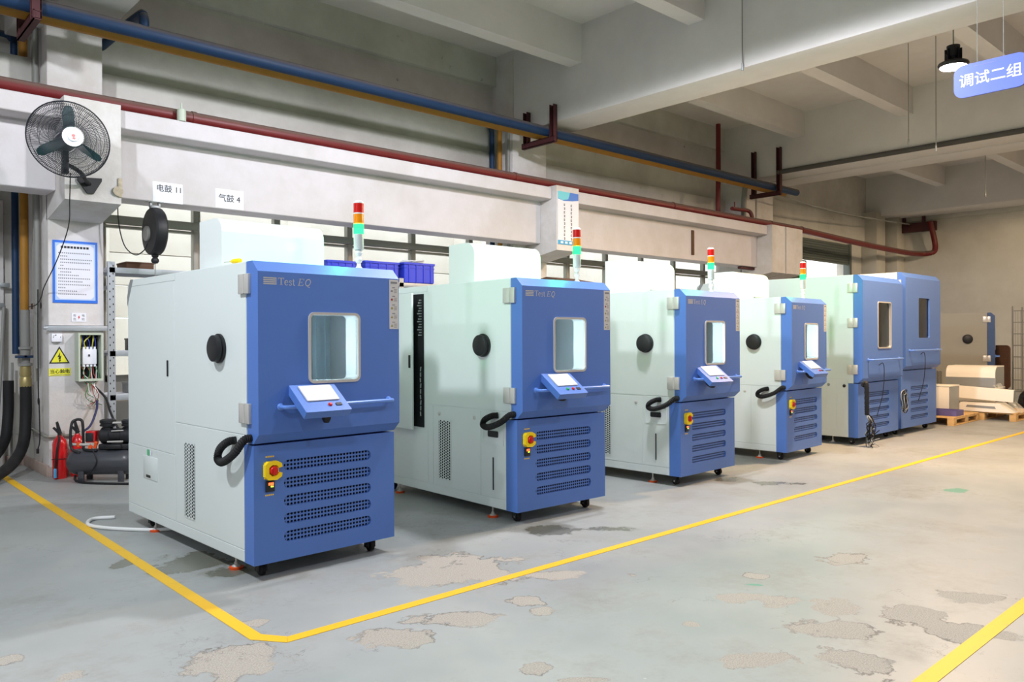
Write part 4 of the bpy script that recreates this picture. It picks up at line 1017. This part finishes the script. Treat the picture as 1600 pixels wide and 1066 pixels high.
for x in (-.18, .22):
    for y in (-.09, .09):
        b = B(); b.box(x - .03, x + .03, y - .012, y + .012, 0, .13, .004); b.obj('foot', TANK, cp)
b = B(); b.tube(crv([(-.04, -.13, .33), (-.0, -.145, .22), (-.05, -.14, .12), (-.12, -.1, .06)], 6), .006, 6); b.obj('bleed_tube', RUBBER, cp)
pipe('floor_hose', 'thin dark hose lying on the floor in front of the compressor', [(2.14, 9.0, .06), (2.13, 8.9, .02), (2.22, 8.72, .012), (2.4, 8.5, .012), (2.75, 8.15, .012), (3.0, 7.9, .012)], .012, RUBBER, 8, True)
pipe('white_hose', 'short white hose curling out from under the nearest chamber', [(1.93, 6.9, .014), (1.78, 6.95, .014), (1.70, 6.78, .014), (1.74, 6.6, .014), (1.88, 6.38, .014), (2.05, 6.2, .014), (2.2, 6.1, .03)], .014, HOSEW, 10, True)
b = B(); b.box(1.995, 2.0, 8.55, 8.56, 0, .01)

# ---------------------------------------------------------------- shelf rack and what stands on it
rack = thing('shelf_rack', 'grey slotted angle shelf rack along the wall under the windows', 'shelf rack')
for x in (2.585, 4.6, 6.45, 8.35):
    for y, s_ in ((9.45, 1), (9.98, -1)):
        b = B(); b.box(x, x + .075, y - .002, y + .002, 0, 2.325); b.box(x, x + .004, y, y + .04 * s_ if s_ > 0 else y + .002, 0, 2.325) if s_ > 0 else b.box(x, x + .004, y - .04, y, 0, 2.325); pst = b.obj('post', GALV, rack)
        if x < 3 and s_ > 0:
            b = B()
            for k in range(26):
                for u in (.02, .055): b.poly(FR(9.4475), arc(x + u, .12 + .085 * k + (.03 if u > .03 else 0), .006, .011, 0, 330, 8))
            b.obj('slot_holes', HOLE, pst, kind='stuff')
for z in (.78, 1.27, 2.20):
    b = B(); b.box(2.59, 8.42, 9.46, 9.97, z + .04, z + .062); b.obj('shelf_board', PAPER, rack)
    for y in (9.448, 9.97): b = B(); b.box(2.6, 8.42, y, y + .012, z, z + .062, .002); b.obj('shelf_beam', GALV, rack)
for x in (2.585, 4.6, 6.45, 8.35):
    b = B(); b.box(x + .01, x + .05, 9.46, 9.97, 2.02, 2.06); b.obj('cross_tie', GALV, rack)


def crate(label, x, y, z, w_, d_, h_, rz=0):
    t = thing('crate', label, 'crate', (x, y, z), rz, 'blue crates on the shelf rack')
    b = B(); b.plate(rr(-w_ / 2, w_ / 2, -d_ / 2, d_ / 2, .03), [rr(-w_ / 2 + .008, w_ / 2 - .008, -d_ / 2 + .008, d_ / 2 - .008, .024)], lambda u, v, q: (u, v, q), h_, .012); b.box(-w_ / 2 + .02, w_ / 2 - .02, -d_ / 2 + .02, d_ / 2 - .02, 0, .014); b.obj('bin', CRATE, t)
    b = B(); b.plate(rr(-w_ / 2 - .014, w_ / 2 + .014, -d_ / 2 - .014, d_ / 2 + .014, .035), [rr(-w_ / 2, w_ / 2, -d_ / 2, d_ / 2, .03)], lambda u, v, q: (u, v, q), h_, h_ - .03); b.plate(rr(-w_ / 2 - .008, w_ / 2 + .008, -d_ / 2 - .008, d_ / 2 + .008, .03), [rr(-w_ / 2, w_ / 2, -d_ / 2, d_ / 2, .03)], lambda u, v, q: (u, v, q), h_ - .07, h_ - .08); b.obj('rim', CRATE, t)
    for k in range(4):
        u = -w_ / 2 + w_ * (.14 + .24 * k)
        b = B(); b.box(u - .006, u + .006, -d_ / 2 - .012, -d_ / 2 + .004, .01, h_ - .02); b.obj('rib', CRATE, t)
    return t


crate('tall blue crate heaped with white wire, beside the dark bottle', 6.82, 9.66, 2.262, .54, .40, .30)
crate('low blue crate next to the wire filled one', 6.19, 9.68, 2.262, .56, .40, .285)
crate('blue crate mostly hidden by the signal tower of the nearest chamber', 5.55, 9.68, 2.262, .45, .38, .26)
t = thing('wire_heap', 'tangle of white wire heaped in the tall blue crate', 'wire', (6.82, 9.66, 2.55))
rnd = random.Random(5); b = B()
for k in range(26):
    a0 = rnd.uniform(0, 6.28); rx, ry = rnd.uniform(.10, .21), rnd.uniform(.06, .14); zz = rnd.uniform(-.06, .06); tl = rnd.uniform(-.35, .35)
    b.tube([(rnd.uniform(-.02, .02) + rx * math.cos(a0 + q / 16 * 6.283), ry * math.sin(a0 + q / 16 * 6.283), zz + tl * rx * math.cos(a0 + q / 16 * 6.283) * .6) for q in range(16)], .006, 5, True)
b.obj('strands', HOSEW, t, kind='stuff', normals=False)
t = thing('bottle', 'small dark bottle with yellow label lying on the top shelf', 'bottle', (7.62, 9.5, 2.30))
b = B(); b.rev((-.1, 0, 0), (1, 0, 0), [(.001, 0), (.028, .003), (.03, .01), (.03, .12), (.014, .16), (.014, .20)], 16); b.obj('body', WOODD, t)
b = B(); b.rev((-.085, 0, 0), (1, 0, 0), [(.031, 0), (.031, .03)], 16); b.obj('label_band', YEL, t)
b = B(); b.rev((-.0, 0, 0), (1, 0, 0), [(.031, 0), (.031, .02)], 16); b.obj('label_band', YEL, t)
for k, (x, z, w_, h_, mt, nm, lab) in enumerate(((3.05, 1.332, .34, .14, BLACK, 'tool_case', 'black tool case on the middle shelf behind the nearest chamber'), (2.95, 2.262, .30, .08, WOODD, 'wooden_tray', 'brown wooden tray on the top shelf by the left column'), (3.0, .842, .30, .12, GREYM, 'metal_tray', 'grey metal tray on the lowest shelf beside the compressor'), (4.0, 1.332, .5, .3, CARD, 'carton', 'cardboard carton on the middle shelf'), (5.2, .842, .5, .3, CARD, 'carton', 'cardboard carton on the lowest shelf'))):
    t = thing(nm, lab, nm.split('_')[-1], (x, 9.7, z))
    b = B(); b.box(-w_ / 2, w_ / 2, -.18, .18, 0, h_, .01); b.obj('box', mt, t); b = B(); b.box(-w_ / 2 - .004, w_ / 2 + .004, -.184, .184, h_ - .02, h_, .004); b.obj('lid', mt, t)
t = thing('screwdriver', 'yellow handled screwdriver lying on top of the nearest chamber', 'screwdriver', (2.048, 4.80, 1.9405), 1.75)
b = B(); b.rev((-.06, 0, 0), (1, 0, 0), [(.010, 0), (.015, .01), (.015, .08), (.008, .10)], 10); b.obj('handle', YEL, t)
b = B(); b.rev((.04, 0, 0), (1, 0, 0), [(.003, 0), (.003, .08)], 8); b.obj('shaft', CHROME, t)
t = thing('folded_cardboard', 'brown folded cardboard lying on top of the third chamber, behind the second signal tower', 'cardboard', (6.29, 5.70, 1.924), .03)
b = B(); b.prism([(0.02, 0), (.9, 0), (.9, .16), (.6, .21), (.02, .10)], lambda u, v, w_: (w_, u, v), .02, .06); b.prism([(0.02, .10), (.6, .21), (.9, .16), (.9, .17), (.6, .22), (.02, .11)], lambda u, v, w_: (w_, u, v), .02, .5); b.box(.46, .5, .02, .9, 0, .10); b.obj('sheet', WOODD, t)

# ---------------------------------------------------------------- banner on the second corbel, steel bits
t = thing('quality_banner', 'white banner with blue top and foot on the middle corbel', 'banner')
b = B(); b.box(9.02, 9.50, 8.768, 8.778, 2.955, 3.80); b.obj('sheet', PWHITE, t)
b = B(); b.poly(FR(8.7675), [(9.02, 3.80), (9.02, 3.68), (9.15, 3.652), (9.35, 3.668), (9.5, 3.69), (9.5, 3.80)]); b.obj('blue_top', mat('banner_blue', lin(70, 120, 206), .4), t)
b = B(); b.poly(FR(8.767), [(9.02, 3.80), (9.02, 3.69), (9.12, 3.66), (9.26, 3.69), (9.30, 3.80)]); b.obj('cyan_wave', mat('banner_cyan', lin(110, 200, 216), .4), t)
b = B(); b.quad(FR(8.7675), 9.02, 9.5, 2.955, 3.02); b.obj('blue_foot', mat('banner_foot', lin(40, 160, 214), .4), t)
b = B()
for k in range(4): b.quad(FR(8.767), 9.08 + .1 * k, 9.14 + .1 * k, 2.97, 3.005)
b.obj('foot_print', PWHITE, t, kind='stuff')
b = B()
for cx in (9.17, 9.33):
    for k in range(10):
        z = 3.60 - .06 * k
        b.quad(FR(8.767), cx - .016, cx + .016, z, z + .007); b.quad(FR(8.767), cx - .004, cx + .004, z - .03, z + .012); b.quad(FR(8.767), cx - .014, cx + .014, z - .024, z - .017); b.quad(FR(8.767), cx + (.008 if k % 2 else -.016), cx + (.014 if k % 2 else -.010), z - .03, z)
b.obj('column_print', INK, t, kind='stuff')
b = B(); b.box(13.18, 13.25, 9.11, 9.138, 3.09, 3.58, .004); b.obj('slit_strip', WOODD, None, label='upright dark brown strip standing in for a slit in the far beam', cat='strip')  # dark strip put in for a slit in the beam face
b = B(); b.box(15.1, 15.75, 9.2, 9.28, 2.93, 2.985, .004); b.obj('steel_stub', MAROON, None, label='short rusty bar under the far end of the beam', cat='bar')

# ---------------------------------------------------------------- high bay lamp, hanging sign, ceiling rods
lp = thing('high_bay_lamp', 'black bell shaped high bay lamp, lit, beside the hanging blue sign', 'lamp', (10.6, 3.5, 4.79))
lp.rotation_euler = (0, 0, 0)
b = B(); b.rev((0, 0, .015), (0, 0, 1), [(.155, -.03), (.175, 0), (.165, .02), (.08, .055), (.05, .07), (.05, .09), (.062, .10), (.075, .20), (.075, .23), (.001, .235)], 28); b.obj('housing', BLACK, lp)
b = B(); b.rev((0, 0, -.022), (0, 0, 1), [(.145, 0), (.15, .01)], 28); b.obj('lens', mat('lamp_lens_lit', (1, 1, 1, 1), .4, emit=(1, .86, .68, 1), es=75), lp)
for a in range(10):
    b = B(); ca, sa = math.cos(a * .628), math.sin(a * .628); b.box(-.004, .004, .0, .05, .05, .2); bmesh.ops.translate(b.bm, verts=b.bm.verts[:], vec=(0, .05, 0)); bmesh.ops.rotate(b.bm, verts=b.bm.verts[:], cent=(0, 0, 0), matrix=Matrix.Rotation(a * .628, 3, 'Z')); b.obj('fin', BLACK, lp)
b = B(); b.tube(crv([(-.13, .03, .02), (-.13, .05, .11), (-.09, .05, .13), (-.07, .04, .07)], 6), .006, 6); b.box(.09, .17, -.05, .05, .06, .14, .01); b.obj('driver_box', BLACK, lp)
b = B(); b.cyl((0, 0, .23), (0, 0, 1.36), .008, seg=8); b.obj('suspension_rod', CONDUIT, lp)
sl = bpy.data.lights.new('lamp_glow', 'SPOT'); sl.energy = 2000; sl.color = (1, .66, .38); sl.spot_size = R(178); sl.spot_blend = .5; sl.shadow_soft_size = .14
so = bpy.data.objects.new('lamp_glow', sl); C.objects.link(so); so.parent = lp; so.location = (0, 0, -.05)
sg = thing('hanging_sign', 'blue hanging sign reading 调试二组', 'sign', (8.0, 2.335, 3.80))
mpx = lambda u, v, w_: (-w_, -u, v)
b = B(); b.prism(rr(-.30, .30, -.15, .15, .085, 8), mpx, -.012, .012); b.obj('board', SIGNB, sg, ang=60)
me = text_mesh('调试二组', .128, lambda u, v, w_: (-w_, -u, v), .0135, .0016, 'CENTER'); me.materials.clear(); me.materials.append(SIGNW); o = link('lettering', me, sg, kind='stuff'); o.location = (0, 0, -.045)
b = B(); b.quad(mpx, -.13, .05, .118, .122, .013); b.obj('clip', INKG, sg)
for u in (-.106, .105):
    b = B(); b.cyl((0, -u, .14), (0, -u, 2.34), .003, seg=6); b.obj('wire', CONDUIT, sg)
for x, y, z0, z1, lab in ((8.70, 5.27, 4.75, 6.14, 'hanging rod at the face of the middle beam'), (13.2, 5.02, 4.52, 6.14, 'longer bare rod hanging in the far ceiling bay'), (13.2, 4.61, 4.34, 6.14, 'second bare rod in the far ceiling bay, nearer the blue sign'), (18.0, 5.35, 4.3, 6.14, 'short rod hanging beyond the far beams'), (10.9, 7.3, 5.98, 6.14, 'small dark pipe stub on the ceiling')):
    t = thing('ceiling_rod', lab, 'rod')
    b = B(); b.cyl((x, y, z0), (x, y, z1), .007, seg=8); b.obj('rod', CONDUIT, t)
    b = B(); b.cyl((x, y, z0), (x, y, z0 + .09), .014, seg=8); b.obj('turnbuckle', GREYM, t)

# ---------------------------------------------------------------- pallets and panels at the far right


def pallet(label, x, y, rz, L=1.2, W_=1.0):
    t = thing('pallet', label, 'pallet', (x, y, 0), rz, 'wooden pallets at the far right')
    for k in range(7):
        b = B(); w_ = L / 7; b.box(k * w_ + .012, (k + 1) * w_ - .012, 0, W_, .118, .14, .003); b.obj('top_board', WOOD, t)
    for yy in (0, W_ / 2 - .05, W_ - .1):
        b = B(); b.box(0, L, yy, yy + .1, .096, .118, .003); b.obj('runner', WOOD, t); b = B(); b.box(0, L, yy, yy + .1, 0, .02, .003); b.obj('bottom_board', WOOD, t)
        for xx in (0, L / 2 - .07, L - .14):
            b = B(); b.box(xx, xx + .14, yy, yy + .1, .02, .096, .003); b.obj('block', WOOD, t)
    return t


pallet('pale wooden pallet nearest the tallest chamber, mostly bare', 13.82, 4.57, .02, 1.3, 1.0)
pallet('pale wooden pallet under the stack of white covers', 15.25, 4.08, 0, 1.2, 1.05)


def cover(label, x, y, z, wy, dx, h, r_, rz=0, tilt=0, band=False):
    """sheet metal hood, rounded towards -x"""
    t = thing('hood_cover', label, 'cover', (x, y, z), rz, 'white sheet metal covers on the pallet'); t.rotation_euler = (tilt, 0, rz)
    pr = [(dx, 0), (dx, h), (r_, h)] + [(r_ * (1 - math.sin(R(a))), h - r_ + r_ * math.cos(R(a))) for a in (18, 36, 54, 72, 90)] + [(0, 0)]
    b = B(); b.prism(pr, lambda u, v, w_: (u, w_, v), 0, wy); b.obj('shell', CREAM, t)
    b = B(); b.prism([(u * .96 + .01, v * .95 + .004) for u, v in pr], lambda u, v, w_: (u, w_, v), -.004, 0); b.obj('end_sheet', GREYM, t)
    if band:
        b = B(); b.box(-.004, .0, .0, wy, .0, h * .45); b.obj('grey_lower_half', GREYM, t)  # grey band over the lower part of the front
    return t


cover('rounded cream cover on top of the stack, grey lower half', 15.45, 4.45, .555, .79, .5, .37, .14, band=True)
cover('cream cover in the middle of the stack', 15.42, 4.44, .30, .83, .55, .25, .06)
t = cover('long white panel leaning on the front of the stack', 15.24, 4.12, .325, .86, .09, .21, .01, 0, .05)
t = thing('sloped_cover', 'white sloping cover with clear wrap at the foot of the stack', 'cover', (15.22, 4.12, .142))
b = B(); b.prism([(0, 0), (.98, 0), (.80, .15), (.2, .155)], lambda u, v, w_: (w_, u, v), 0, .35); b.obj('shell', CREAM, t)
b = B(); b.prism([(.25, .06), (.72, .07), (.70, .11), (.27, .10)], SD(-.001), 0, .004); b.obj('vent_strip', GREYM, t)
t = thing('plastic_wrap', 'crumpled clear plastic wrap draped at the right of the stack', 'plastic wrap')
rnd = random.Random(8); b = B(); n = 9; G = [[b.v(15.26 + .35 * j / n + rnd.uniform(-.02, .02), 4.42 - .40 * (i / n) ** 1.2 + rnd.uniform(-.02, .02), .62 - .47 * (i / n) + rnd.uniform(-.02, .02)) for j in range(n + 1)] for i in range(n + 1)]
for i in range(n):
    for j in range(n): b.f((G[i][j], G[i + 1][j], G[i + 1][j + 1], G[i][j + 1]))
b.obj('film', PLASTIC, t, normals=False)
t = thing('cream_box', 'cream box with crumpled wrap on the first pallet', 'box', (14.42, 4.84, .142))
b = B(); b.box(0, .45, .0, .55, 0, .47, .008); b.obj('case', CREAM, t); b = B(); b.box(.0, .45, -.006, 0, .005, .465); b.obj('end_panel', GREYM, t); b = B(); b.box(-.01, .46, -.012, .56, .455, .475, .004); b.obj('lid', CREAM, t)
t = thing('blue_tray', 'shallow blue metal tray on the first pallet', 'tray', (14.02, 4.60, .142))
b = B(); b.plate(rr(0, .35, -.0, .42, .01), [rr(.015, .335, .015, .405, .008)], lambda u, v, q: (u, v, q), .09, .0); b.box(.01, .34, .01, .41, .004, .012); b.obj('tray', mat('violet_tray', lin(98, 92, 150), .5), t)
t = thing('brown_board', 'brown rounded board standing behind the white covers', 'board', (18.75, 5.12, 0))
b = B(); b.prism(rr(0, .46, .35, 1.26, .08), lambda u, v, w_: (w_, u, v), 0, .05); b.box(-.01, .06, .05, .1, 0, .36); b.box(-.01, .06, .36, .41, 0, .36); b.obj('panel', WOODD, t)
b = B(); b.prism(rr(.06, .40, .45, 1.1, .06), SD(0), 0, .008); b.obj('raised_field', WOODD, t)
t = thing('black_bag', 'black plastic bag slumped beside the covers', 'bag', (17.0, 4.05, 0))
bm_ = B(); bmesh.ops.create_icosphere(bm_.bm, subdivisions=4, radius=.42)
from mathutils import noise as mnoise
for q in bm_.bm.verts:
    p_ = q.co.copy(); q.co *= 1 + .22 * mnoise.noise(p_ * 4.0) + .12 * mnoise.noise(p_ * 11.0); q.co.x *= 1.15; q.co.z = max(q.co.z * (.85 if q.co.z > 0 else .6) + .22, 0)
bm_.obj('bag', BAG, t, ang=80)
b = B(); b.rev((.05, 0, .50), (.25, 0, 1), [(.12, 0), (.045, .07), (.05, .09), (.11, .17)], 9); b.obj('knot', BAG, t)
t = thing('wire_trolley', 'tall wire mesh trolley by the far wall, mostly out of frame', 'trolley', (19.6, 4.75, 0))
for x in (0, .7):
    for y in (0, .55): b = B(); b.cyl((x, y, 0), (x, y, 2.1), .018, seg=8); b.obj('post', CONDUIT, t)
for k in range(8):
    z = .25 + .25 * k; b = B(); b.cyl((0, 0, z), (0, .55, z), .01, seg=6); b.cyl((0, 0, z), (.7, 0, z), .01, seg=6); b.obj('rail', CONDUIT, t)
b = B()
for k in range(10): b.cyl((0, .05 + .05 * k, .25), (0, .05 + .05 * k, 2.0), .004, seg=5)
b.obj('mesh_wires', CONDUIT, t, kind='stuff')
